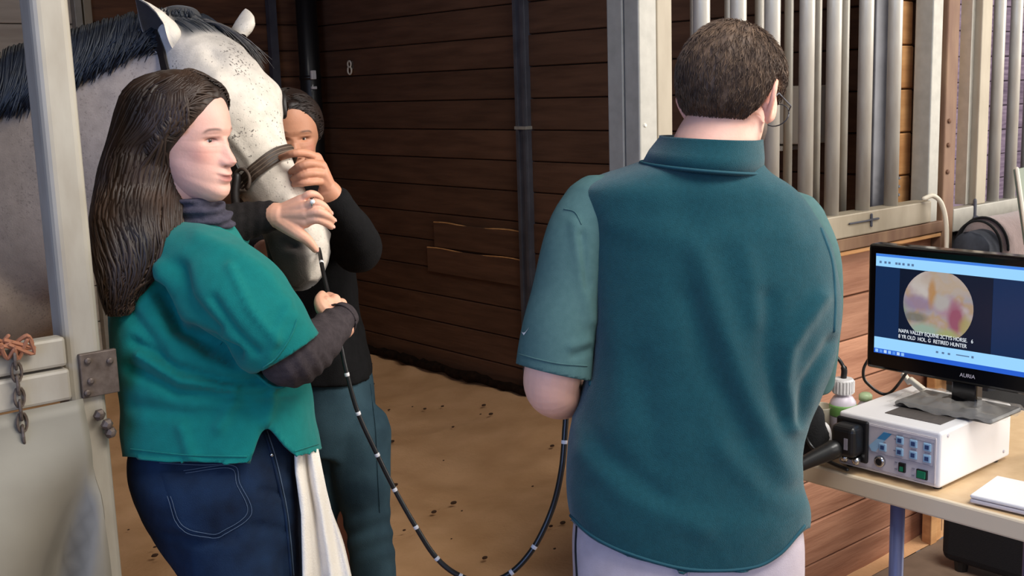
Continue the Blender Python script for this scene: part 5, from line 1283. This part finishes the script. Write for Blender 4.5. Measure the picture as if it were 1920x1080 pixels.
mb = MB()
for k in range(430):                                                                 # locks that run from the crown into the fall
    a_ = rng.uniform(52, 205); u_ = 1 - a_ / 360; e0_ = rng.uniform(20, 74); ph = rng.uniform(0, 6.28); am = rng.uniform(.015, .06); v1 = rng.uniform(.55, 1.0)
    pts = [capat(a_ * .92, e0_, -.004), capat(a_ * .97, e0_ * .72, .012), capat(a_, e0_ * .45, .016)] + [hsurf(u_ + am * math.sin(ph + 22 * v) * max(0, v - .2), v, .006 + .006 * math.sin(ph + 15 * v) * v) for v in np.linspace(.27, v1, 11)]
    q = smooth_path(pts, 24); mb.tube(q, np.interp(np.linspace(0, 1, 24), [0, .1, .7, 1], [.001, .0042, .0040, .0008]) * rng.uniform(.6, 1.25), 5, ends=False)
for k in range(110):                                                                 # side locks from the temple down past the cheek
    a_ = rng.uniform(58, 92); hl_ = float(np.interp(a_, [50, 62, 75, 88, 180], [16, 2, -14, -30, -60])); u_ = rng.uniform(.80, .99); ph = rng.uniform(0, 6.28); am = rng.uniform(.006, .02); v1 = rng.uniform(.6, .95)
    pts = [capat(a_ + 26, hl_ + 34, .0), capat(a_ + 16, hl_ + 22, .012), capat(a_ + 10, hl_ + 12, .016)] + [hsurf(u_ + am * math.sin(ph + 20 * v), v, .005 + .005 * math.sin(ph + 14 * v)) for v in np.linspace(.34, v1, 10)]
    q = smooth_path(pts, 24); mb.tube(q, np.interp(np.linspace(0, 1, 24), [0, .1, .7, 1], [.001, .0040, .0038, .0008]) * rng.uniform(.6, 1.2), 5, ends=False)
obj('hair_locks', mb, M['hair_brown'], hb_, smooth=True)

# towel tucked at her hip
mb = MB(); nx, ny = 40, 46; V = []
for j in range(ny + 1):
    v = j / ny; y = 842 + 245 * v; xl = np.interp(v, [0, .2, .5, 1], [553, 554, 564, 567]); xr = np.interp(v, [0, .3, .6, 1], [597, 612, 630, 654])
    for i in range(nx + 1):
        u = i / nx; x = xl + (xr - xl) * u
        d = 2.19 + .03 * u - .007 * math.sin(u * 11 + 1.0 * v) * (.5 + v) - .012 * math.exp(-((u - .45) / .10) ** 2) * -1.6 + .003 * mnoise.noise((u * 4, v * 4, 2))
        V.append(P(x, y + (4 * math.sin(u * 9) if j == ny else 0), d))
F = [(j * (nx + 1) + i, j * (nx + 1) + i + 1, (j + 1) * (nx + 1) + i + 1, (j + 1) * (nx + 1) + i) for j in range(ny) for i in range(nx)]
tw = link('towel', nmesh('towel', V, F), mat('cream terry towel', (240, 230, 214), .95, scale=8, rgb2=(232, 221, 204), bump=.4, bscale=350, sheen=.3), smooth=True)
m_ = tw.modifiers.new('solid', 'SOLIDIFY'); m_.thickness = .012; m_.offset = 1
tag(tw, 'cream white towel hanging from the hip of the woman in green', 'towel')
# ================================================================== MAN IN THE TEAL FLEECE VEST, SEEN FROM BEHIND
M['fleece'] = mat('teal fleece', (20, 71, 80), .95, scale=120, rgb2=(17, 66, 74), bump=.5, bscale=700, spec=.1, sheen=.25)
M['polo'] = mat('grey green polo cloth', (76, 106, 106), .9, scale=80, rgb2=(70, 100, 100), bump=.25, bscale=900, spec=.15)
M['khaki'] = mat('pale khaki cotton', (184, 172, 180), .9, scale=30, rgb2=(174, 162, 168), bump=.2, bscale=500, spec=.15)
M['hair_short'] = mat('short brown hair', (112, 90, 72), .6, scale=45, rgb2=(76, 60, 50), spec=.3, bump=.4, bscale=120)
SK3 = (236, 182, 160)
h3 = .244; c3 = P(1374, 183, 2.06)
f3 = nv(AWAY * math.cos(math.radians(38)) + RGT * math.sin(math.radians(38)) - UPV * .30)
hv, hf, hc, R3 = make_head(c3, f3, h3, SK3, (190, 120, 110), (70, 56, 46), up=UPV, es=1.25, fem=0.0)
mb = MB(); limb(mb, [(1382, 178, 2.07, .050), (1370, 215, 2.065, .064), (1352, 250, 2.055, .070), (1335, 285, 2.05, .074), (1325, 335, 2.05, .085)], 20, 28)
mb.add(hv, hf); nV, nF = remesh(mb, .0028, 7)
from mathutils.kdtree import KDTree
kd_ = KDTree(len(hv)); [kd_.insert(Vector(v), i) for i, v in enumerate(hv)]; kd_.balance()
nC = np.array([hc[i] if d_ < .006 else np.array(lin(SK3)) for _, i, d_ in (kd_.find(Vector(v)) for v in nV)])
mb = MB(); mb.rings(interp_rings([(340, 1170, 1440, 2.07, .06, .07), (420, 1125, 1500, 2.07, .09, .10), (600, 1140, 1530, 2.06, .10, .11), (800, 1110, 1480, 2.06, .10, .11), (1000, 1110, 1470, 2.06, .10, .11)], 24))
for q in ((1190, 2.06), (1400, 2.06)):
    g0 = P(q[0], 1000, q[1]); limbw(mb, [list(g0) + [.075], [g0[0], g0[1], .46, .055], [g0[0], g0[1], .10, .038]], 12)
lhw, rhw = P(1095, 742, 2.36), P(1450, 720, 2.42)
limb(mb, [(1120, 420, 2.06, .055), (1080, 560, 2.045, .05), (1046, 690, 2.03, .046)], 14); limb(mb, [(1490, 450, 2.08, .05), (1512, 600, 2.13, .042), (1505, 690, 2.2, .038), (1485, 735, 2.3, .032), (1450, 722, 2.42, .027)], 24)
tV, tF = remesh(mb, .010, 3)
mb = MB(); limb(mb, [(1052, 600, 2.04, .050), (1042, 670, 2.03, .052), (1034, 716, 2.035, .0505), (1040, 736, 2.06, .046), (1060, 742, 2.14, .043), (1085, 735, 2.25, .034), (1100, 735, 2.36, .027)], 30, 22)
K = [P(1118, 726, 2.42), P(1122, 736, 2.42), P(1122, 748, 2.42), P(1118, 758, 2.41)]
FG = [[k, k + AWAY * .02 - RGT * .012, k + AWAY * .022 - RGT * .035 - UPV * .005, k - RGT * .045 - AWAY * .002] for k in K]
hand(mb, P(1100, 737, 2.36), K, FG, [P(1100, 728, 2.35), P(1090, 712, 2.38), P(1078, 706, 2.41), P(1068, 708, 2.43)])
aV, aF = remesh(mb, .003, 4)
mb = MB(); K2 = [P(1430, 705, 2.48), P(1424, 714, 2.48), P(1422, 726, 2.48), P(1426, 738, 2.47)]
FG2 = [[k, k - RGT * .03 + AWAY * .01, k - RGT * .05 - UPV * .012, k - RGT * .045 - UPV * .03] for k in K2]
limb(mb, [(1470, 730, 2.38, .029), (1452, 722, 2.42, .027)], 6); hand(mb, P(1450, 722, 2.42), K2, FG2, [P(1440, 735, 2.42), P(1425, 748, 2.43), P(1412, 752, 2.45), P(1402, 748, 2.46)])
bV2, bF2 = remesh(mb, .003, 3)
s3 = np.array(lin(SK3))
man = join_skin('person', [(nV, nF, nC), (tV, tF, s3), (aV, aF, s3), (bV2, bF2, s3)], M['skin'])
tag(man, 'man with short brown hair in a teal fleece vest, back turned, before the screen', 'person')
eye_parts(c3, R3, h3, man, (84, 100, 110), look=(0, -.15))
# glasses: lenses, rims and temple pieces
gl = lambda x, y, z: (np.array([x, y, z]) * h3) @ R3.T + c3
gls = obj('glasses', MB().tube([gl(-.03, .45, .0), gl(0, .455, .015), gl(.03, .45, 0)], .0012, 6), M['dark_steel'], man, smooth=True)
for s in (1, -1):
    rim = [gl(s * (.15 + .115 * math.cos(a)), .44 - .03 * math.cos(a), -.02 + .085 * math.sin(a)) for a in np.linspace(0, 2 * PI, 22)]
    obj('rim', MB().tube(rim, .0011, 6, ends=False), M['dark_steel'], gls, smooth=True)
    obj('temple', MB().tube([gl(s * .265, .40, .0), gl(s * .325, .30, .01), gl(s * .37, -.02, .02), gl(s * .365, -.08, -.03)], .0014, 6), M['dark_steel'], gls, smooth=True)
def hl3(A, E):
    aa = np.abs(A); lo = np.interp(aa, [0, 20, 38, 55, 66, 76, 84, 92, 104, 116, 130, 150, 180], [50, 49, 44, 28, 12, -12, -8, 14, 6, -26, -44, -45, -44]); return E - lo
cap3, at3 = hair_cap('hair', c3, R3, h3, M['hair_short'], man, hl3, .045, sink=.085, fem=0.0, nf=30, noise_amp=.010)
mb = MB()
for k in range(7500):
    a0_ = rng.uniform(-180, 180); e0_ = math.degrees(math.asin(rng.uniform(-.62, 1))); g = float(hl3(np.array([a0_]), np.array([e0_]))[0])
    if g < -1.0: continue
    if e0_ > 72 and rng.random() < .55: continue
    ln = rng.uniform(8, 15) * np.interp(g, [0, 10, 30], [.45, .8, 1]); dirn = rng.normal(0, 3); dn = -1 if e0_ < 60 else rng.choice((-1, -.6))
    q0 = at3(a0_, e0_, -.006); q1 = at3(a0_ + dirn * .5, e0_ + dn * ln * .5, .008 + .006 * rng.random()); q2 = at3(a0_ + dirn, max(-89, e0_ + dn * ln), .010 + .016 * rng.random() * min(1, max(0, g / 12)))
    mb.tube([q0, q1, q2], [.0008, .0007, .00015], 3, ends=False)
obj('hair_strands', mb, M['hair_short'], cap3, smooth=True)

# fleece vest
mb = MB()
rows = [(296, 1226, 1424, 2.05, .075, .09), (312, 1180, 1432, 2.05, .09, .10), (328, 1130, 1450, 2.05, .10, .11), (345, 1094, 1478, 2.05, .108, .115), (368, 1082, 1502, 2.055, .115, .12), (400, 1084, 1525, 2.06, .12, .125), (450, 1096, 1553, 2.06, .125, .13), (510, 1105, 1566, 2.06, .128, .13),
        (580, 1110, 1572, 2.06, .13, .13), (660, 1108, 1562, 2.06, .13, .13), (730, 1092, 1536, 2.06, .128, .13), (800, 1070, 1508, 2.06, .128, .13), (880, 1061, 1497, 2.06, .13, .13), (940, 1064, 1510, 2.06, .135, .13), (975, 1072, 1512, 2.06, .132, .13), (1040, 1082, 1503, 2.06, .125, .13)]
mb.rings(interp_rings(rows, 10, p=2.5, n=48))
V, F = remesh(mb, .0065, 7); X, Y = proj(V); Nn = normals(V, F); facing = Nn @ TOC; fm = np.clip(facing * 1.5 + .2, 0, 1)
dsp = np.zeros(len(V))
for pts, s, amp in (([(1310, 480), (1345, 590), (1400, 740), (1480, 890)], 26, .010), ([(1290, 560), (1330, 690), (1400, 820)], 26, -.006), ([(1540, 560), (1480, 650), (1470, 720), (1490, 800)], 16, .011),
                    ([(1560, 640), (1510, 720), (1500, 790)], 12, -.010), ([(1440, 560), (1440, 680), (1470, 780)], 20, -.008), ([(1400, 480), (1420, 600)], 24, .005), ([(1110, 480), (1150, 640), (1170, 800)], 30, .005),
                    ([(1150, 420), (1300, 450), (1480, 430)], 30, .004), ([(1080, 760), (1130, 850), (1240, 930)], 22, -.005), ([(1090, 850), (1180, 940), (1320, 990)], 24, .005), ([(1350, 840), (1430, 930), (1500, 950)], 22, .005), ([(1200, 680), (1230, 860)], 30, -.004), ([(1280, 345), (1300, 520), (1310, 700)], 40, -.004)):
    dsp += amp * ridge(X, Y, pts, s)
V = V + Nn * (dsp * fm + .003 * fbm(V, 7, 4) + .0008 * fbm(V, 40, 1))[:, None]; X, Y = proj(V)
hem = np.interp(X, [1060, 1075, 1110, 1180, 1290, 1400, 1460, 1512], [962, 980, 1012, 1045, 1074, 1073, 1046, 990]); front = facing > -.15
zh = P(1072, 975, 2.06)[2]
over = np.where(front, Y - hem, -1); V = pull(V, None, over, 9, UPV, .00093); over2 = np.where(front, -1, zh - V[:, 2]); V = pull(V, None, over2, .009, UPV, 1.0)
VB = bvh_of(V, F)
V2, F2 = cull(V, F, ~((over > 9) | (over2 > .009)))
V2 = even_edge(V2, F2, 20); vest = link('fleece_vest', nmesh('fleece_vest', V2, F2), M['fleece'], man, smooth=True)
m_ = vest.modifiers.new('solid', 'SOLIDIFY'); m_.thickness = .006; m_.offset = -1
M['fleece_trim'] = mat('teal binding', (14, 70, 82), .85)
stitch('hem_binding', VB, [(1066, 962), (1110, 1004), (1180, 1038), (1290, 1067), (1400, 1066), (1460, 1040), (1508, 986)], M['fleece_trim'], vest, .003, .0005, 60)
stitch('armhole_binding', VB, [(1086, 352), (1098, 400), (1107, 470), (1112, 560), (1113, 640), (1106, 720)], M['fleece_trim'], vest, .0042, -.001, 40)
stitch('armhole_binding', VB, [(1540, 430), (1560, 490), (1566, 560), (1564, 620)], M['fleece_trim'], vest, .004, -.001, 40)
# standing collar
Rr = []
for k in range(49):
    a = 2 * PI * k / 48
    ct, st = math.cos(a), math.sin(a); near = max(0, -st)
    top = [P(1333 + 92 * ct, 256 - 6 * ct, 2.05)]; cc = P(1333, 258, 2.05); bb = P(1316, 305, 2.05)
    rx, ry = .092, .094; bx_, by_ = .108, .112
    t_ = cc + RGT * rx * ct + AWAY * ry * st - UPV * (.006 * ct) ; b_ = bb + RGT * bx_ * ct + AWAY * by_ * st - UPV * (.012 * ct + .012)
    mid = (t_ + b_) / 2 + nv(RGT * ct + AWAY * st) * .002; o_ = nv(RGT * ct + AWAY * st)
    Rr.append([b_, mid, t_ - UPV * .003, t_, t_ - o_ * .006, t_ - o_ * .009 - UPV * .004, mid - o_ * .010, b_ - o_ * .012])
col_ = obj('collar', MB().rings(Rr, caps=False), M['fleece'], vest, smooth=True)
obj('collar_seam', MB().tube([np.array(q[0]) + nv(np.array(q[0]) - np.array(q[-1])) * .001 + UPV * .004 for q in Rr], .0028, 6, ends=False), M['fleece_trim'], col_, smooth=True)
# polo sleeves
for nm, pts, cutpts, r0, in (('polo_sleeve', [(1120, 395, 2.055, .066), (1088, 440, 2.04, .062), (1068, 520, 2.035, .061), (1052, 600, 2.03, .064), (1042, 660, 2.03, .067), (1037, 700, 2.03, .0685), (1034, 722, 2.03, .069)], ((1039, 697, 2.03), (1045, 640, 2.03)), 0),
                             ('polo_sleeve', [(1485, 420, 2.09, .062), (1512, 480, 2.10, .060), (1522, 560, 2.12, .056), (1520, 640, 2.16, .054), (1512, 710, 2.20, .053), (1508, 760, 2.22, .053)], ((1513, 716, 2.20), (1518, 670, 2.17)), 1)):
    mb = MB(); limb(mb, pts, 28, 24); V, F = remesh(mb, .006, 4); Nn = normals(V, F); X, Y = proj(V); e0_, e1_ = P(*cutpts[0]), P(*cutpts[1]); dv = nv(nv(e0_ - e1_) + RGT * (-.12 if r0 == 0 else 0) - AWAY * .0)
    dd = .005 * ridge(X, Y, [(1078, 420), (1092, 520), (1108, 600)], 12) - .006 * ridge(X, Y, [(1090, 440), (1100, 540)], 7) + .004 * ridge(X, Y, [(1100, 640), (1070, 650)], 8) - .004 * ridge(X, Y, [(1105, 655), (1075, 668)], 6)
    V = V + Nn * (dd + .003 * fbm(V, 11, 3))[:, None]
    sl = (V - e0_) @ dv; V = pull(V, None, sl, .008, -dv, 1.0); V2, F2 = cull(V, F, ~(sl > .008))
    V2 = even_edge(V2, F2); po = link(nm, nmesh(nm, V2, F2), M['polo'], man, smooth=True); m_ = po.modifiers.new('solid', 'SOLIDIFY'); m_.thickness = .004; m_.offset = -1
    if r0 == 0:
        SB = bvh_of(V, F)
        stitch('sleeve_hem', SB, [(974, 664), (1010, 674), (1050, 682), (1100, 686)], M['polo'], po, .0014, .0006, 30)
        stitch('yoke_seam', SB, [(1058, 392), (1078, 398), (1090, 420)], M['polo'], po, .0012, .0006, 20)
        tick = []
        for q in ((979, 622), (983, 629), (989, 620), (993, 614), (986, 623), (982, 624)):
            h_, n_ = hit(SB, *q); tick.append(h_ + n_ * .0012 if h_ is not None else P(q[0], q[1], 2.0))
        obj('sleeve_logo', MB().rings([tick, [q + nv(EYE - q) * .0012 for q in tick]]), M['white_plastic'], po)
# trousers
mb = MB(); mb.rings(interp_rings([(930, 1090, 1492, 2.06, .11, .11), (980, 1078, 1500, 2.06, .118, .115), (1030, 1074, 1505, 2.06, .12, .115), (1110, 1074, 1506, 2.06, .115, .11), (1160, 1080, 1500, 2.06, .11, .105)], 14, p=2.5))
for xx in (1183, 1397):
    g0 = P(xx, 1120, 2.06); limbw(mb, [list(g0) + [.098], [g0[0], g0[1], .48, .076], [g0[0], g0[1], .25, .066], [g0[0], g0[1], .06, .062]], 22, 22); shoe('shoe', (g0[0], g0[1], .004), AWAY, M['black_rubber'], man)
V, F = remesh(mb, .008, 5); Nn = normals(V, F); V = V + Nn * (.004 * fbm(V, 9, 2))[:, None]
tr = link('trousers', nmesh('trousers', V, F), M['khaki'], man, smooth=True); TB = bvh_of(V, F)
stitch('pocket_edge', TB, [(1082, 985), (1080, 1030), (1083, 1090)], M['black_cloth'], tr, .003, .0, 20)
stitch('seat_seam', TB, [(1290, 1040), (1290, 1090)], M['khaki'], tr, .0016, .001, 12)

# endoscope: control body in the man's hands, tube to the horse's nostril
t = thing('endoscope', tuple(P(1062, 760, 2.43)), 'black flexible endoscope tube with white depth marks, hanging in a loop to the nostril', 'endoscope')
nd = depth_of(hit(HBV, 598, 462)[0]) if hit(HBV, 598, 462)[0] is not None else 2.45
sc_p = [(594, 455, nd + .03), (599, 472, nd - .006), (606, 510, 2.42), (614, 545, 2.385), (620, 572, 2.352), (628, 604, 2.345), (637, 640, 2.35), (650, 700, 2.36), (672, 776, 2.38), (706, 850, 2.40), (740, 918, 2.42), (778, 985, 2.43), (815, 1042, 2.44), (855, 1076, 2.44), (905, 1092, 2.44), (955, 1076, 2.44), (1000, 1028, 2.44), (1035, 955, 2.44), (1053, 880, 2.43), (1060, 800, 2.43), (1064, 740, 2.43), (1076, 712, 2.44)]
pth = smooth_path([list(P(*q)) for q in sc_p], 220); wv = np.interp(np.arange(220), [0, 30, 70, 110, 150, 219], [.0046, .0046, .0048, .0052, .0062, .0066])
obj('insertion_tube', MB().tube(pth, wv, 12), M['black_rubber'], t, smooth=True)
X, Y = proj(pth)
for (mx, my) in ((603, 493), (650, 700), (672, 776), (707, 851), (741, 919), (778, 985), (817, 1044), (862, 1079), (958, 1074), (1001, 1026), (1059, 832), (1062, 760)):
    i = int(np.argmin((X - mx) ** 2 + (Y - my) ** 2)); i = min(max(i, 1), 217)
    obj('depth_mark', MB().tube([pth[i], pth[i] + nv(pth[i + 1] - pth[i]) * .0045], wv[i] + .0004, 12), M['white_plastic'], t, smooth=True)
cb0, cb1 = P(1076, 712, 2.44), P(1150, 660, 2.50)
obj('control_body', MB().tube(smooth_path([cb0, cb0 * .6 + cb1 * .4, cb1, P(1190, 640, 2.52)], 16), np.interp(np.linspace(0, 1, 16), [0, .2, .6, 1], [.010, .020, .024, .018]), 16), M['black_plastic'], t, smooth=True)
o = obj('angle_knob', MB().lathe([(.022, 0), (.024, .004), (.024, .010), (.012, .014)], cb1 + AWAY * .022, 16, AWAY), M['black_plastic'], t)
# ================================================================== WOMAN BEHIND THE HORSE'S HEAD
SK2 = (198, 140, 110)
h2 = .226; c2 = P(545, 254, 2.90); f2 = nv(-AWAY * .93 + RGT * .27 - UPV * .10)
hv, hf, hc, R2 = make_head(c2, f2, h2, SK2, (170, 96, 88), (62, 42, 34), ears=False)
mb = MB(); limb(mb, [(543, 300, 2.92, .050), (545, 360, 2.93, .052), (550, 420, 2.94, .07)], 12, 18); nV, nF = remesh(mb, .008, 4)
mb = MB(); mb.rings(interp_rings([(395, 490, 610, 2.95, .06, .07), (480, 500, 640, 2.94, .09, .09), (600, 520, 650, 2.93, .09, .09), (760, 560, 680, 2.93, .09, .09)], 22))
limb(mb, [(600, 400, 2.93, .05), (640, 450, 2.85, .045), (668, 470, 2.78, .04), (650, 425, 2.68, .035), (627, 378, 2.58, .028)], 22)
limb(mb, [(500, 400, 2.93, .05), (470, 480, 2.85, .045), (470, 500, 2.75, .04), (500, 470, 2.68, .03)], 18)
for xx in (610, 655):
    g0 = P(xx, 820, 2.93); limbw(mb, [list(g0) + [.06], [g0[0], g0[1], .45, .05], [g0[0], g0[1], .1, .036]], 12)
tV, tF = remesh(mb, .010, 3)
# her hand over the noseband
def hz(x, y, lift):
    q, n_ = hit(HBV, x, y); return P(x, y, (depth_of(q) if q is not None else 2.56) - lift)
K = [P(594, 296, 2.525), P(603, 311, 2.520), P(606, 326, 2.522), P(606, 340, 2.53)]
FG = [[K[0], P(572, 287, 2.495), P(548, 288, 2.480), P(525, 296, hit and depth_of(hz(525, 296, .010)))],
      [K[1], P(582, 306, 2.485), P(562, 312, 2.478), P(546, 322, depth_of(hz(546, 322, .012)))],
      [K[2], P(584, 324, 2.490), P(564, 330, 2.482), P(549, 336, depth_of(hz(549, 336, .009)))],
      [K[3], P(586, 341, 2.495), P(566, 344, 2.485), P(551, 346, depth_of(hz(551, 346, .008)))]]
TH = [P(616, 352, 2.55), P(604, 330, 2.575), P(592, 310, 2.58), P(578, 300, 2.575)]
mb = MB(); limb(mb, [(636, 396, 2.60, .030), (626, 374, 2.575, .0275), (618, 360, 2.56, .0265)], 8); hand(mb, P(621, 365, 2.565), K, FG, TH)
lV, lF = remesh(mb, .0023, 3)
s2_ = np.array(lin(SK2))
w2 = join_skin('person', [(hv, hf, hc), (nV, nF, s2_ * .95), (tV, tF, s2_), (lV, lF, s2_)], M['skin'])
tag(w2, 'woman in a black jacket behind the horse\'s head, gripping its noseband', 'person')
eye_parts(c2, R2, h2, w2, (52, 38, 28), look=(.05, -.03))
for a_, b_ in ((FG[0][3], FG[0][2]),): nail_at(a_, b_, w2, nv(TOC + UPV * .4))
def hl2(A, E):
    aa = np.abs(A); front = np.interp(aa, [0, 15, 30, 45, 58, 70, 82, 95, 180], [42, 40, 34, 24, 12, -4, -16, -12, -40]); return E - front
M['hair_dark'] = mat('dark brown hair tied back', (44, 30, 24), .5, scale=20, rgb2=(28, 20, 17), spec=.4)
cp2, at2 = hair_cap('hair', c2, R2, h2, M['hair_dark'], w2, hl2, .03)
mb = MB()
for k in range(220):
    a0_ = rng.uniform(-95, 95); e0_ = np.interp(abs(a0_), [0, 15, 30, 45, 58, 70, 82, 95], [42, 40, 34, 24, 12, -4, -16, -12]) + rng.uniform(.5, 25)
    a1_ = a0_ + math.copysign(rng.uniform(60, 85), a0_); e1_ = max(-20, e0_ - rng.uniform(5, 30))
    mb.tube([at2(a0_ + (a1_ - a0_) * t_, min(86, e0_ + (e1_ - e0_) * t_ + 8 * math.sin(PI * t_)), .008) for t_ in np.linspace(0, 1, 9)], np.interp(np.linspace(0, 1, 9), [0, .3, .7, 1], [.0006, .0022, .0022, .0006]), 5, ends=False)
obj('hair_strands', mb, M['hair_dark'], cp2, smooth=True)
qh = lambda x, y, z: (np.array([x, y, z]) * h2) @ R2.T + c2
obj('ponytail', MB().tube(smooth_path([qh(0, -.42, .12), qh(0, -.60, .08), qh(.02, -.64, -.15), qh(.02, -.56, -.5)], 16), np.interp(np.linspace(0, 1, 16), [0, .2, .6, 1], [.022, .032, .028, .006]), 12), M['hair_dark'], cp2, smooth=True)
# black jacket
M['jacket'] = mat('black jacket cloth', (20, 19, 20), .9, scale=60, rgb2=(15, 14, 15), bump=.3, bscale=400, spec=.15)
mb = MB()
mb.rings(interp_rings([(340, 518, 572, 2.95, .055, .06), (362, 480, 615, 2.95, .075, .08), (395, 462, 642, 2.95, .10, .10), (450, 466, 660, 2.95, .12, .12), (540, 490, 668, 2.94, .125, .12), (620, 515, 680, 2.93, .13, .12), (680, 540, 694, 2.93, .13, .12), (705, 552, 697, 2.93, .13, .12)], 14, p=2.5))
limb(mb, [(590, 390, 2.93, .07), (630, 425, 2.86, .068), (664, 457, 2.78, .062), (672, 464, 2.74, .060), (660, 435, 2.67, .054), (640, 398, 2.60, .042), (631, 381, 2.58, .0375)], 30, 22)
limb(mb, [(500, 390, 2.93, .07), (475, 470, 2.86, .062), (472, 490, 2.78, .058), (495, 480, 2.70, .042)], 22, 20)
V, F = remesh(mb, .007, 4); Nn = normals(V, F); X, Y = proj(V)
V = V + Nn * (.005 * fbm(V, 10, 4) + .0025 * fbm(V, 24, 1))[:, None]
link('jacket', nmesh('jacket', V, F), M['jacket'], w2, smooth=True)
# jeans
M['denim_worn'] = mat('faded blue grey denim', (58, 82, 92), .85, scale=7, rgb2=(32, 50, 60), bump=.35, bscale=600, spec=.15)
mb = MB(); mb.rings(interp_rings([(665, 556, 692, 2.93, .11, .11), (720, 560, 698, 2.93, .118, .115), (780, 566, 704, 2.93, .12, .115), (840, 572, 708, 2.93, .11, .11)], 14, p=2.4))
for pts in ([(672, 810, 2.90, .083), (680, 900, 2.89, .072), (690, 985, 2.89, .058), (698, 1060, 2.90, .058), (704, 1150, 2.92, .054), (706, 1210, 2.93, .050)], [(610, 810, 2.95, .083), (606, 900, 2.95, .072), (604, 985, 2.96, .058), (606, 1060, 2.97, .056), (608, 1150, 2.99, .054), (608, 1200, 3.0, .050)]):
    limb(mb, pts, 28, 22); e_ = P(*pts[-1][:3]); gz = e_.copy(); limbw(mb, [list(e_) + [.052], [e_[0], e_[1], e_[2] * .5, .052], [e_[0], e_[1], .06, .056]], 10, 20)
    shoe('boot', (e_[0], e_[1], .006), nv(-AWAY * .8 + RGT * .3), M['black_rubber'], w2)
V, F = remesh(mb, .008, 4); Nn = normals(V, F); X, Y = proj(V)
V = V + Nn * (.005 * fbm(V, 10, 2) + .003 * np.sin(Y * .16 + X * .05) * np.clip(1 - abs(Y - 1000) / 70, 0, 1))[:, None]
jn2 = link('jeans', nmesh('jeans', V, F), M['denim_worn'], w2, smooth=True); J2 = bvh_of(V, F)
stitch('side_seam', J2, [(694, 720), (704, 800), (708, 880), (712, 960)], M['denim_worn'], jn2, .002, .0005, 30)
